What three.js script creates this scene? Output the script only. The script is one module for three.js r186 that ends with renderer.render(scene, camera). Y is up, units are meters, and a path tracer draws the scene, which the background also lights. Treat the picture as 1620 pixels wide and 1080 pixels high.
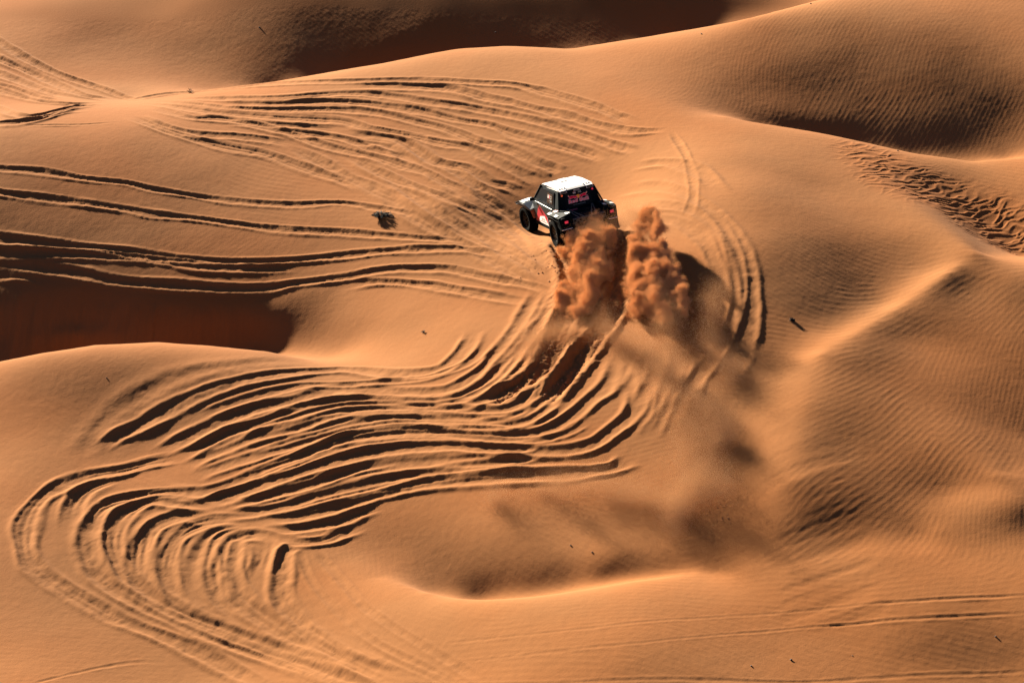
import * as THREE from 'three';
import { mergeGeometries, mergeVertices, toCreasedNormals } from 'three/addons/utils/BufferGeometryUtils.js';
import { RoundedBoxGeometry } from 'three/addons/geometries/RoundedBoxGeometry.js';

// ---------------------------------------------------------------- camera, sky, sun, exposure
const scene = new THREE.Scene();
const PITCH = 20 * Math.PI / 180, DIST = 125, HALF = 1080 / 43.5 / 2;
const camera = new THREE.PerspectiveCamera(2 * Math.atan(HALF / DIST) * 180 / Math.PI, 1620 / 1080, 1, 3000);
camera.position.set(0, DIST * Math.sin(PITCH), DIST * Math.cos(PITCH));
camera.lookAt(0, 0, 0);
camera.updateMatrixWorld();

const SUN_AZ = 32 * Math.PI / 180, SUN_EL = 20 * Math.PI / 180;      // low sun beyond the dunes, a little to the left
const sunDir = new THREE.Vector3(-Math.sin(SUN_AZ) * Math.cos(SUN_EL), Math.sin(SUN_EL), -Math.cos(SUN_AZ) * Math.cos(SUN_EL));
const sun = new THREE.DirectionalLight(new THREE.Color(1, 0.87, 0.68), 5);
sun.position.copy(sunDir).multiplyScalar(150);
sun.castShadow = true;
sun.shadow.radius = 3.5;
sun.shadow.mapSize.set(4096, 4096);
Object.assign(sun.shadow.camera, { left: -45, right: 45, top: 45, bottom: -45, near: 10, far: 400 });
sun.shadow.bias = -0.0005;
scene.add(sun, sun.target);

{ // clear dry desert sky, paler towards the horizon
  const W = 512, H = 256, d = new Float32Array(W * H * 4);
  for (let y = 0; y < H; y++) for (let x = 0; x < W; x++) {
    const el = ((y + 0.5) / H - 0.5) * Math.PI, t = Math.max(0, Math.sin(el));
    const az = ((x + 0.5) / W - 0.5) * 2 * Math.PI;
    const dir = new THREE.Vector3(Math.cos(el) * Math.cos(az), Math.sin(el), Math.cos(el) * Math.sin(az));
    const g = Math.max(0, dir.dot(sunDir)), glow = 0.12 * Math.pow(g, 6);
    const k = Math.pow(1 - t, 3), o = (y * W + x) * 4;
    const a = [0.12, 0.2, 0.46], b = [0.3, 0.34, 0.42];
    for (let c = 0; c < 3; c++) d[o + c] = a[c] * (1 - k) + b[c] * k + glow * [1, 0.9, 0.72][c];
    d[o + 3] = 1;
  }
  const t = new THREE.DataTexture(d, W, H, THREE.RGBAFormat, THREE.FloatType);
  t.mapping = THREE.EquirectangularReflectionMapping; t.magFilter = THREE.LinearFilter; t.minFilter = THREE.LinearFilter; t.needsUpdate = true;
  scene.background = t; scene.environment = t;
  scene.environmentIntensity = 0.1; scene.backgroundIntensity = 0.1;
}
const renderer = new THREE.WebGLRenderer({ antialias: true });
renderer.toneMapping = THREE.LinearToneMapping;
renderer.toneMappingExposure = 6.4;
renderer.shadowMap.enabled = true;
renderer.shadowMap.type = THREE.PCFSoftShadowMap;

// ---------------------------------------------------------------- helpers
let seed = 20231;
const rnd = () => { seed = (seed + 0x6d2b79f5) | 0; let t = Math.imul(seed ^ (seed >>> 15), 1 | seed); t = (t + Math.imul(t ^ (t >>> 7), 61 | t)) ^ t; return ((t ^ (t >>> 14)) >>> 0) / 4294967296; };
const gauss = () => Math.sqrt(-2 * Math.log(1 - rnd() * 0.999999)) * Math.cos(6.2831853 * rnd());
const clamp = (x, a = 0, b = 1) => Math.min(b, Math.max(a, x));
const smooth = (a, b, x) => { const t = clamp((x - a) / (b - a)); return t * t * (3 - 2 * t); };
const lerp = (a, b, t) => a + (b - a) * t;
const hash = (x, y, s) => { let h = Math.imul(x, 374761393) ^ Math.imul(y, 668265263) ^ Math.imul(s, 1274126177); h = Math.imul(h ^ (h >>> 13), 1274126177); return ((h ^ (h >>> 16)) >>> 0) / 4294967296; };
function vnoise(x, y, s = 0) {
  const i = Math.floor(x), j = Math.floor(y), u = x - i, v = y - j, a = u * u * u * (u * (u * 6 - 15) + 10), b = v * v * v * (v * (v * 6 - 15) + 10);
  return lerp(lerp(hash(i, j, s), hash(i + 1, j, s), a), lerp(hash(i, j + 1, s), hash(i + 1, j + 1, s), a), b) * 2 - 1;
}
const fbm = (x, y, s, n = 4) => { let f = 0, a = 0.5; for (let k = 0; k < n; k++) { f += a * vnoise(x, y, s + k * 17); x = x * 2.03 + 7.1; y = y * 2.03 - 3.7; a *= 0.5; } return f; };
// a survey sighting: where the line of sight through photo position (px, py) reaches height h
const P0 = camera.position.clone(), FW = new THREE.Vector3(0, -Math.sin(PITCH), -Math.cos(PITCH)), UPV = new THREE.Vector3(0, Math.cos(PITCH), -Math.sin(PITCH));
function ray(px, py) {
  const u = (px - 810) / 540 * HALF / DIST, v = (540 - py) / 540 * HALF / DIST;
  return new THREE.Vector3(u, 0, 0).add(FW).addScaledVector(UPV, v);
}
function at(px, py, h) { const d = ray(px, py), t = (h - P0.y) / d.y; return [P0.x + d.x * t, P0.z + d.z * t]; }

// ---------------------------------------------------------------- terrain: surveyed crests, hollows and slopes
const RELIEF = 1;
const SURVEY = [
  // [softness, spacing, [[px, py, h], ...]]
  // main crest behind the track field
  [0.25, 0.7, [[-60, 170, 3.34], [100, 160, 3.25], [200, 155, 2.87], [300, 148, 3.05], [400, 135, 3.08], [600, 102, 3.62], [720, 80, 3.86], [800, 75, 3.94], [900, 78, 3.92], [1060, 55, 4.01], [1180, 30, 5.08], [1300, 0, 5.19], [1420, -35, 4.9]]],
  // spur and ridge on the right
  [0.5, 0.8, [[900, 92, 4.24], [960, 120, 4.2], [1020, 152, 4.04], [1070, 180, 3.92]]],
  [0.12, 0.6, [[1070, 180, 3.92], [1150, 185, 3.73], [1300, 212, 3.02], [1380, 228, 2.74], [1450, 243, 2.53], [1540, 255, 2.32], [1640, 248, 2.24], [1760, 235, 2.79]]],
  [0.3, 0.7, [[1320, 236, 3.29], [1400, 290, 2.96], [1480, 350, 2.67], [1545, 400, 2.5]]],
  [0.12, 0.6, [[1545, 400, 2.5], [1500, 432, 2.25], [1450, 468, 1.98], [1400, 500, 1.8], [1350, 530, 1.81], [1300, 560, 1.74]]],
  [0.3, 0.6, [[1300, 560, 1.74], [1274, 640, 1.21], [1258, 760, 0.33], [1222, 860, -0.58]]],
  [0.3, 0.7, [[1545, 400, 2.5], [1620, 405, 1.05], [1720, 400, 1.9]]],
  // near crest in front of the hollow
  [0.15, 0.6, [[400, 824, -1.23], [480, 862, -1.38], [540, 886, -1.51], [600, 912, -1.57], [650, 930, -1.47], [700, 945, -1.34], [750, 952, -1.14], [850, 945, -0.92], [1000, 920, -0.94], [1130, 905, -1.05], [1190, 903, -0.88], [1250, 899, -0.79], [1330, 890, -0.76], [1400, 880, -0.68], [1460, 880, -0.71], [1520, 882, -0.77], [1620, 876, -0.78], [1720, 872, -0.8]]],
  // crest in front of the pit
  [0.15, 0.6, [[-80, 590, -0.01], [0, 572, 0.47], [70, 558, 0.67], [150, 546, 0.59], [250, 542, 0.43], [330, 547, 0.41], [420, 556, 0.27], [500, 571, -0.12]]],
  [0.5, 0.7, [[500, 571, -0.12], [580, 582, 0.11], [700, 592, 0.49]]],
  // pit: rim, slip face, floor, bright side
  [0.12, 0.6, [[-80, 440, 0.39], [0, 446, 0.42], [120, 455, 0.45], [250, 467, 0.41], [430, 471, 0.47], [540, 458, 0.79]]],
  [0.6, 0.7, [[540, 458, 0.79], [640, 442, 1.24], [750, 458, 1.42], [860, 480, 1.53]]],
  [0.4, 0.7, [[0, 535, -1.11], [120, 530, -0.79], [250, 532, -0.68], [400, 540, -0.76], [450, 548, -0.62]]],
  [0.4, 0.7, [[0, 490, -0.26], [120, 492, -0.21], [250, 499, -0.09], [400, 505, -0.1], [450, 508, -0.04]]],
  [0.8, 0.9, [[0, 556, -1.63], [250, 551, -1.15], [420, 562, -0.96]]],
  [0.8, 0, [[505, 507, 0.11], [478, 556, -0.6], [556, 506, 0.34], [530, 562, -0.41], [622, 505, 0.65], [600, 568, 0.12], [730, 520, 0.98], [740, 565, 0.74]]],
  // far dark dune and its trough
  [1.0, 1.5, [[420, 128, 2.56], [600, 92, 3.08], [800, 64, 3.42], [1000, 58, 3.4], [1180, 22, 3.93]]],
  [1.2, 0, [[450, 60, 3.69], [450, 0, 4.72], [520, 40, 4.02], [600, 0, 4.66], [700, 0, 4.6], [800, 0, 4.53], [900, 0, 4.47], [1000, 0, 4.43], [1100, 0, 4.37], [1180, -20, 4.65], [700, -60, 5.58], [1000, -60, 5.6], [400, -60, 5.67], [1250, -60, 4.92], [700, -160, 5.87], [1000, -160, 5.77], [1250, -160, 5.56], [400, -160, 5.5]]],
  [1.2, 0, [[100, 120, 3.04], [60, 60, 3.62], [180, 60, 3.48], [300, 90, 3.1], [100, 0, 4.29], [260, 0, 4.38], [60, -80, 4.4], [-80, 60, 3.66], [360, 40, 3.94]]],
  // upper right dune, dark towards its foot
  [1.2, 1.2, [[1180, 172, 3.37], [1250, 186, 3.03], [1350, 207, 2.6], [1450, 231, 2.2], [1540, 241, 2.06], [1640, 234, 2.27]]],
  [1.2, 1.2, [[1130, 135, 3.88], [1200, 150, 3.56], [1300, 165, 3.25], [1400, 176, 3.06], [1500, 183, 2.97], [1600, 188, 2.87], [1700, 186, 3.02]]],
  [1.2, 1.5, [[1140, 98, 4.28], [1250, 103, 4.21], [1350, 102, 4.2], [1450, 106, 4.17], [1560, 112, 4.05], [1700, 118, 4.0]]],
  [1.2, 0, [[1250, 50, 4.95], [1350, 30, 5.26], [1450, 40, 5.12], [1560, 40, 4.98], [1500, -40, 5.46], [1640, 0, 5.14], [1720, -60, 5.33]]],
  // slope the car climbs
  [1.5, 0, [[500, 200, 3.18], [700, 200, 3.3], [850, 200, 3.49], [980, 220, 3.54], [400, 280, 2.54], [550, 330, 2.17], [700, 330, 2.43], [1020, 330, 3.08], [1100, 250, 3.78], [700, 420, 1.63], [1000, 430, 2.39], [1100, 400, 3.0], [900, 520, 1.37], [1000, 540, 1.55], [1100, 520, 1.92]]],
  [1.5, 0, [[0, 205, 3.48], [100, 205, 3.44], [210, 200, 3.42], [0, 300, 2.46], [150, 320, 2.24], [300, 330, 2.08], [0, 380, 1.39], [200, 400, 1.26], [400, 400, 1.32], [550, 400, 1.44], [-80, 300, 2.39]]],
  [1.2, 0, [[935, 275, 2.85], [840, 275, 2.71]]],
  // right of the car
  [1.3, 0, [[1200, 300, 3.64], [1200, 400, 3.03], [1200, 500, 2.11], [1180, 580, 1.45], [1300, 300, 3.14], [1300, 380, 2.88], [1300, 470, 2.17], [1400, 345, 2.76], [1400, 410, 2.29], [1470, 400, 2.34]]],
  [0.6, 0.8, [[1480, 426, 2.15], [1400, 482, 1.77], [1300, 541, 1.72], [1240, 575, 1.48], [1200, 612, 1.2], [1165, 690, 0.55], [1140, 800, -0.28], [1128, 880, -0.89]]],
  [1.2, 0, [[1420, 262, 2.85], [1500, 300, 2.2], [1600, 300, 2.1], [1560, 350, 1.57], [1600, 380, 1.22], [1660, 340, 1.76]]],
  // big rippled dune on the right
  [1.5, 0, [[1520, 450, 1.96], [1430, 530, 1.47], [1500, 520, 1.46], [1340, 600, 1.42], [1400, 600, 1.22], [1500, 600, 0.93], [1400, 690, 0.65], [1330, 700, 0.67], [1500, 700, 0.47], [1400, 780, -0.03], [1330, 790, 0.03], [1330, 862, -0.65], [1400, 852, -0.55], [1600, 440, 2.16], [1600, 500, 1.51], [1600, 560, 1.0], [1600, 650, 0.3], [1680, 600, 0.52]]],
  [0.6, 0, [[1590, 738, 0.05], [1500, 780, -0.17], [1455, 850, -0.61]]],
  [0.3, 0.6, [[1660, 700, -0.23], [1580, 752, 0.07], [1530, 790, -0.2], [1490, 840, -0.52]]],
  [1.0, 0, [[1610, 800, -0.2], [1580, 855, -0.67], [1670, 840, -0.74]]],
  // slope under the plume and the tracked slope down to the hollow
  [1.5, 0, [[1000, 640, 0.82], [1080, 640, 0.94], [900, 640, 0.63], [800, 640, 0.41], [1000, 760, -0.2], [1080, 760, -0.04], [900, 760, -0.38], [780, 760, -0.52], [650, 720, -0.48], [520, 700, -0.43], [650, 800, -1.05], [800, 840, -1.04], [950, 840, -0.88], [1050, 850, -0.78]]],
  [1.0, 0, [[620, 868, -1.57], [700, 895, -1.79], [780, 920, -1.9], [850, 912, -1.63], [950, 895, -1.16], [1050, 888, -0.98], [540, 850, -1.38]]],
  [0.6, 0.9, [[680, 937, -1.91], [760, 948, -2.24], [850, 938, -1.92], [960, 918, -1.45], [1090, 902, -1.08]]],
  // dune in front of the pit, left foreground
  [1.5, 0, [[60, 620, 0.24], [200, 620, 0.15], [350, 620, 0.13], [60, 720, -0.54], [180, 720, -0.68], [330, 700, -0.56], [250, 790, -1.07], [60, 850, -1.32], [-60, 720, -0.67], [-60, 900, -1.44], [160, 900, -1.68], [280, 900, -1.72]]],
  [1.5, 0, [[60, 1000, -1.98], [250, 1000, -2.25], [420, 920, -1.75], [450, 1020, -2.28], [600, 1000, -1.7], [800, 1040, -1.29], [1000, 1020, -0.88], [1250, 1000, -1.3], [1450, 980, -1.17], [1600, 980, -1.25], [1100, 1080, -1.27], [1400, 1080, -1.79], [1600, 1080, -1.97], [700, 1080, -1.8], [300, 1100, -2.65], [50, 1100, -2.12]]],
];
// the car's stance: rear axle over this spot, heading left of straight away, a little nose-down, right side a little high
const CAR = new THREE.Matrix4();
{
  const [ox, oz] = at(926.5, 379, 2.28 * RELIEF), yaw = 19 * Math.PI / 180, pit = -8 * Math.PI / 180, roll = 7.5 * Math.PI / 180;
  CAR.makeRotationFromEuler(new THREE.Euler(pit, yaw, roll, 'YXZ')).scale(new THREE.Vector3(1.06, 1.06, 1.06)).setPosition(ox, 2.28 * RELIEF, oz);
}
const carPoint = (x, y, f) => new THREE.Vector3(x, y, -f).applyMatrix4(CAR);     // right, up, forward of the rear axle
const RB = [];
// hollows hidden behind the crests: [metres beyond the crest, drop, softness, spacing, [[px, py, crest height, share], ...]]
for (const [dv, dh, c, list] of [
  [1.5, 0.95, 0.5, [[260, 152, 2.98, 0.15], [340, 143, 3.06, 0.5], [430, 131, 3.16, 0.9], [520, 115, 3.4, 1], [600, 102, 3.62, 1], [660, 91, 3.74, 1], [720, 80, 3.86, 1], [800, 75, 3.94, 1], [850, 76, 3.93, 1], [900, 78, 3.92, 0.9], [980, 67, 3.96, 0.9], [1060, 55, 4.01, 0.9], [1120, 43, 4.54, 0.9], [1180, 30, 5.08, 0.9], [1240, 15, 5.13, 0.9], [1300, 0, 5.19, 0.9]]],
  [1.0, 0.55, 0.4, [[1140, 184, 3.75, 0.4], [1200, 194, 3.49, 0.8], [1250, 203, 3.26, 1], [1300, 212, 3.02, 1], [1340, 220, 2.88, 1], [1380, 228, 2.74, 1], [1420, 236, 2.62, 1], [1450, 243, 2.53, 1], [1500, 250, 2.41, 0.9], [1540, 255, 2.32, 0.7], [1590, 252, 2.28, 0.5]]],
]) for (const [px, py, h, k] of list) { const [x, z] = at(px, py, h * RELIEF); RB.push({ x: x * 1.01, z: z - dv, h: (h - dh * k) * RELIEF, c }); }
for (const [x, f] of [[-1, 0], [1, 0], [-1, 3.14], [1, 3.14], [0, 1.5], [-1, 1.5], [1, 1.5]]) { const p = carPoint(x, 0.05, f); RB.push({ x: p.x, z: p.z, h: p.y, c: 0.9 }); }
for (const [c, step, pts] of SURVEY) {
  const w = pts.map(([px, py, h]) => { const [x, z] = at(px, py, h * RELIEF); return [x, z, h * RELIEF]; });
  w.forEach(([x, z, h], i) => {
    RB.push({ x, z, h, c });
    if (step && i + 1 < w.length) {
      const n = Math.round(Math.hypot(w[i + 1][0] - x, w[i + 1][1] - z) / step);
      for (let k = 1; k < n; k++) RB.push({ x: lerp(x, w[i + 1][0], k / n), z: lerp(z, w[i + 1][1], k / n), h: lerp(h, w[i + 1][2], k / n), c });
    }
  });
}
for (let k = 0; k < 28; k++) { const a = k / 28 * 6.2831853, r = 70; RB.push({ x: Math.cos(a) * r, z: Math.sin(a) * r, h: 1.2 - Math.sin(a) * 3.2, c: 8 }); }
for (let i = RB.length - 1; i > 0; i--) for (let j = 0; j < i; j++) if (Math.hypot(RB[i].x - RB[j].x, RB[i].z - RB[j].z) < 0.15) { RB.splice(i, 1); break; }
const NR = RB.length, RX = new Float64Array(NR), RZ = new Float64Array(NR), RC = new Float64Array(NR), RW = new Float64Array(NR + 3);
{ // multiquadric interpolation, solved once
  const n = NR + 3, A = Array.from({ length: n }, () => new Float64Array(n + 1));
  RB.forEach((p, i) => { RX[i] = p.x; RZ[i] = p.z; RC[i] = p.c * p.c; });
  for (let i = 0; i < NR; i++) {
    for (let j = 0; j < NR; j++) A[i][j] = Math.sqrt((RX[i] - RX[j]) ** 2 + (RZ[i] - RZ[j]) ** 2 + RC[j]);
    A[i][i] -= RC[i] > 0.5 ? 0.13 : 0.012;
    A[i][NR] = A[NR][i] = 1; A[i][NR + 1] = A[NR + 1][i] = RX[i] / 10; A[i][NR + 2] = A[NR + 2][i] = RZ[i] / 10; A[i][n] = RB[i].h;
  }
  for (let k = 0; k < n; k++) {
    let m = k; for (let i = k + 1; i < n; i++) if (Math.abs(A[i][k]) > Math.abs(A[m][k])) m = i;
    [A[k], A[m]] = [A[m], A[k]];
    for (let i = k + 1; i < n; i++) { const f = A[i][k] / A[k][k]; if (f) for (let j = k; j <= n; j++) A[i][j] -= f * A[k][j]; }
  }
  for (let k = n - 1; k >= 0; k--) { let s = A[k][n]; for (let j = k + 1; j < n; j++) s -= A[k][j] * RW[j]; RW[k] = s / A[k][k]; }
}
console.log('survey points', NR);
function baseHeight(x, z) {
  let s = RW[NR] + RW[NR + 1] * x / 10 + RW[NR + 2] * z / 10;
  for (let i = 0; i < NR; i++) { const a = x - RX[i], b = z - RZ[i]; s += RW[i] * Math.sqrt(a * a + b * b + RC[i]); }
  return s;
}
function sight(px, py) {              // where that line of sight meets the ground
  const d = ray(px, py).normalize(); let t0 = 82, g0 = 1;
  for (let t = 82; t < 240; t += 0.5) {
    const g = P0.y + d.y * t - baseHeight(P0.x + d.x * t, P0.z + d.z * t);
    if (g < 0) { let a = t0, b = t; for (let k = 0; k < 12; k++) { const m = (a + b) / 2; if (P0.y + d.y * m - baseHeight(P0.x + d.x * m, P0.z + d.z * m) > 0) a = m; else b = m; } const m = (a + b) / 2; return [P0.x + d.x * m, P0.z + d.z * m]; }
    t0 = t; g0 = g;
  }
  return at(px, py, 0);
}

// ---------------------------------------------------------------- wheel tracks, as [half width, depth, lip, [[px, py], ...]]
const TRACKS = [];
const group = (w, d, b, list) => list.forEach((l) => TRACKS.push([w, d, b, l]));
group(0.24, 0.26, 0.09, [                                            // far left, coming over the saddle
  [[-20, 56], [0, 68], [30, 88], [83, 115], [133, 133], [157, 140], [193, 153], [230, 158]],
  [[-20, 84], [0, 95], [43, 113], [90, 135], [133, 152], [180, 158]],
  [[-20, 108], [0, 118], [33, 130], [77, 147], [120, 157]],
  [[-20, 138], [0, 145], [27, 152], [67, 161], [113, 165], [170, 163]],
  [[-20, 164], [0, 173], [23, 182], [43, 185], [70, 182], [110, 172], [160, 164]],
  [[-20, 197], [0, 196], [20, 195], [60, 189], [100, 178], [140, 173]],
  [[-20, 128], [20, 140], [60, 154], [100, 161]],
]);
group(0.09, 0.07, 0.03, [[[28, 199], [80, 198], [133, 197], [197, 193]]]);
group(0.25, 0.155, 0.065, [                                            // sweeping field left of and above the car
  [[200, 158], [283, 147], [400, 136], [540, 129], [660, 127], [740, 130], [813, 135], [857, 145], [907, 159], [957, 175], [1003, 195]],
  [[540, 137], [620, 137], [667, 138], [723, 143], [767, 154], [813, 164], [873, 178], [907, 187], [957, 200], [1007, 208], [1060, 205]],
  [[270, 157], [433, 156], [540, 148], [607, 151], [673, 161], [740, 171], [807, 183], [873, 198], [923, 214], [973, 231], [1007, 240]],
  [[327, 164], [440, 164], [540, 161], [607, 168], [673, 178], [727, 191], [773, 198], [817, 214], [873, 228], [923, 241], [957, 254]],
  [[240, 160], [380, 172], [540, 174], [590, 178], [657, 193], [707, 206], [757, 225], [807, 238], [840, 254], [873, 267], [887, 274]],
  [[240, 172], [300, 186], [347, 188], [417, 197], [483, 202], [540, 207]],
  [[230, 164], [320, 176], [430, 186], [540, 192], [580, 203], [640, 214], [700, 228], [740, 234], [773, 251], [823, 274], [860, 290]],
  [[540, 209], [573, 215], [620, 222], [660, 240], [690, 257], [740, 268], [773, 287], [807, 297], [835, 310]],
  [[350, 193], [400, 198], [467, 216], [500, 228], [540, 238], [590, 249], [640, 264], [673, 274], [707, 291], [740, 305]],
  [[213, 183], [240, 193], [287, 208], [333, 214], [367, 216], [420, 222], [470, 230]],
  [[200, 183], [250, 203], [300, 218], [350, 231], [417, 244], [467, 261], [507, 275], [540, 285], [580, 302]],
  [[460, 233], [500, 253], [540, 274], [573, 290], [607, 307], [637, 318]],
  [[540, 224], [607, 228], [637, 246], [660, 262]],
  [[623, 217], [650, 233], [680, 254], [713, 267], [747, 290], [767, 307], [800, 330]],
  [[547, 244], [583, 263], [623, 287], [650, 307], [667, 318]],
  [[667, 294], [700, 307], [737, 324], [770, 340]],
  [[420, 205], [480, 212], [540, 220], [600, 240], [650, 252]],
  [[700, 310], [750, 340], [800, 372], [845, 405], [872, 425]],
  [[640, 300], [700, 340], [760, 375], [820, 412], [862, 442]],
  [[600, 306], [660, 345], [730, 385], [800, 425], [850, 455]],
  [[740, 300], [790, 330], [830, 360], [868, 392]],
  [[560, 256], [640, 290], [720, 320], [790, 352], [850, 388]],
]);
group(0.17, 0.15, 0.05, [                                              // two older pairs across the left slope
  [[-20, 265], [0, 267], [67, 272], [133, 283], [200, 290], [233, 298], [300, 308], [367, 318], [467, 324], [540, 321], [600, 330], [676, 342]],
  [[-20, 302], [0, 305], [67, 313], [133, 321], [200, 331], [233, 338], [300, 344], [367, 354], [440, 363], [540, 368], [607, 373], [673, 378], [747, 383]],
]);
group(0.2, 0.16, 0.07, [
  [[-20, 375], [0, 378], [83, 386], [167, 395], [250, 406], [333, 413], [417, 414], [540, 405], [607, 398], [657, 395], [740, 396], [800, 404]],
  [[-20, 398], [0, 400], [67, 401], [167, 405], [267, 414], [317, 422], [400, 426], [480, 424]],
  [[-20, 424], [60, 424], [127, 433], [167, 442], [233, 449], [300, 453], [350, 456], [417, 456], [467, 449], [540, 440], [607, 428], [657, 425], [713, 426], [747, 434], [787, 443], [840, 452], [870, 462]],
  [[-20, 436], [30, 437], [83, 447]],
  [[540, 453], [607, 446], [673, 451], [713, 458], [753, 464], [793, 471], [845, 478]],
]);
const DEEP0 = TRACKS.length;
group(0.28, 0.1, 0.085, [                                            // deep ruts curving down from under the plume
  [[753, 520], [740, 547], [723, 567], [707, 580], [680, 589], [623, 592], [540, 586], [433, 595], [367, 608], [317, 625], [267, 649], [227, 672], [187, 690], [150, 715]],
  [[862, 450], [840, 490], [827, 510], [813, 532], [790, 560], [773, 577], [740, 603], [707, 619], [640, 623], [540, 616], [467, 637], [427, 643], [383, 655], [333, 675], [290, 697], [240, 722]],
  [[882, 455], [862, 492], [842, 524], [810, 565], [775, 604], [740, 626], [690, 637], [600, 636], [520, 640], [450, 660], [390, 678], [340, 700], [290, 722]],
  [[915, 500], [880, 560], [850, 610], [827, 638], [800, 650], [757, 654], [707, 651], [640, 648], [540, 655], [467, 678], [400, 692], [340, 716], [290, 742]],
  [[945, 505], [910, 570], [867, 637], [840, 661], [807, 672], [740, 669], [673, 665], [607, 666], [540, 680], [480, 700], [420, 718], [360, 736], [300, 757]],
  [[990, 555], [967, 607], [933, 635], [900, 663], [857, 683], [807, 691], [740, 685], [640, 685], [540, 698], [470, 725], [410, 748], [350, 770], [300, 782], [250, 776]],
  [[1016, 612], [1000, 655], [967, 684], [933, 705], [870, 715], [780, 710], [700, 707], [620, 712], [540, 727], [467, 752], [417, 766], [367, 785], [310, 800]],
  [[900, 730], [807, 733], [757, 739], [707, 746], [640, 756], [573, 772], [500, 790], [450, 803], [400, 812], [350, 812]],
  [[1000, 724], [973, 740], [923, 748], [873, 752], [807, 755], [740, 760], [673, 767], [607, 782], [557, 796], [500, 812], [450, 822], [400, 822]],
  [[640, 722], [573, 740], [540, 750], [500, 766], [450, 780], [400, 792], [340, 800]],
]);
for (let k = DEEP0; k < DEEP0 + 8; k++) {       // shallower passes between the deep ones
  const a = TRACKS[k][3], b = TRACKS[k + 1][3], n = 11, pick = (l, t) => { const f = t * (l.length - 1), i = Math.min(l.length - 2, Math.floor(f)); return [lerp(l[i][0], l[i + 1][0], f - i), lerp(l[i][1], l[i + 1][1], f - i)]; };
  const m = 0.3 + 0.4 * hash(k, 1, 9), t0 = 0.05 + 0.2 * hash(k, 2, 9), t1 = 0.75 + 0.2 * hash(k, 3, 9), l = [];
  for (let i = 0; i <= n; i++) { const t = lerp(t0, t1, i / n), p = pick(a, t), q = pick(b, t); l.push([lerp(p[0], q[0], m), lerp(p[1], q[1], m)]); }
  TRACKS.push([0.14 + 0.1 * hash(k, 4, 9), 0.075, 0.06, l]);
}
group(0.24, 0.13, 0.07, [
  [[610, 800], [570, 812], [540, 825], [500, 833], [455, 838], [410, 830]],
  [[580, 828], [540, 845], [513, 855], [470, 858], [430, 842]],
]);
group(0.27, 0.15, 0.07, [                                             // hairpin, lower left
  [[290, 722], [233, 733], [190, 745], [143, 753], [100, 768], [67, 788], [45, 817], [38, 847], [43, 880], [58, 902], [83, 921], [133, 951], [183, 978], [250, 1005], [317, 1035], [383, 1070], [430, 1095]],
  [[300, 782], [250, 780], [213, 786], [173, 798], [153, 818], [140, 847], [140, 875], [152, 907], [183, 934], [233, 961], [283, 984], [350, 1014], [433, 1042], [540, 1076], [600, 1096]],
  [[190, 757], [150, 770], [127, 784], [115, 810], [113, 840]],
  [[330, 806], [280, 795], [240, 793], [205, 808], [184, 828], [177, 853], [189, 893], [209, 921], [243, 951], [300, 979], [367, 1005], [450, 1032], [540, 1065], [600, 1085]],
  [[340, 820], [285, 818], [245, 833], [224, 863], [216, 897], [228, 928], [270, 960], [340, 990], [430, 1022]],
  [[400, 822], [335, 824], [296, 840], [273, 863], [263, 893], [268, 927], [286, 955], [350, 985]],
  [[385, 835], [345, 845], [322, 870], [312, 900], [315, 930]],
  [[395, 843], [357, 850], [340, 887], [342, 927], [356, 955], [400, 985]],
  [[440, 852], [400, 846], [370, 855], [366, 887], [372, 927], [385, 953], [419, 981], [470, 1014], [540, 1045], [623, 1075]],
  [[420, 846], [415, 887], [405, 920]],
  [[470, 862], [454, 872], [447, 907], [445, 947], [468, 981], [495, 1008], [560, 1048], [640, 1082]],
]);
group(0.13, 0.06, 0.03, [
  [[473, 870], [493, 920], [520, 953], [600, 1020], [680, 1060], [740, 1092]],
  [[500, 872], [515, 890], [545, 925], [573, 957], [623, 993], [673, 1023], [723, 1053], [775, 1088]],
  [[540, 997], [590, 1030], [640, 1053], [690, 1074], [720, 1092]],
  [[430, 990], [500, 1030], [573, 1062], [623, 1085]],
  [[300, 1000], [380, 1030], [460, 1062], [520, 1092]],
]);
group(0.08, 0.03, 0.01, [                                            // single vehicle passes on firm sand, right foreground
  [[675, 1020], [810, 1006], [940, 992], [1080, 979], [1180, 973], [1280, 965], [1363, 957], [1447, 950], [1547, 945], [1650, 939]],
  [[700, 1049], [840, 1035], [1000, 1018], [1080, 1009], [1180, 1001], [1280, 992], [1380, 984], [1480, 977], [1650, 967]],
]);
group(0.09, 0.045, 0.012, [
  [[1363, 957], [1447, 951], [1547, 945], [1650, 939]], [[1280, 992], [1380, 984], [1480, 977], [1650, 967]],
  [[600, 1082], [880, 1081], [1180, 1078], [1380, 1073], [1500, 1067], [1650, 1059]],
  [[50, 1082], [67, 1077], [150, 1058], [207, 1049], [253, 1046]],
]);
group(0.24, 0.07, 0.04, [                                              // loops right of the car
  [[1015, 322], [1040, 324], [1080, 329], [1110, 339], [1140, 361], [1160, 396], [1169, 440], [1169, 475], [1159, 510], [1145, 541], [1120, 577], [1090, 612]],
  [[1030, 346], [1070, 351], [1105, 371], [1130, 410], [1139, 450], [1139, 490], [1126, 530], [1100, 570]],
  [[1075, 560], [1058, 610], [1045, 660], [1020, 700]],
]);
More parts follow.
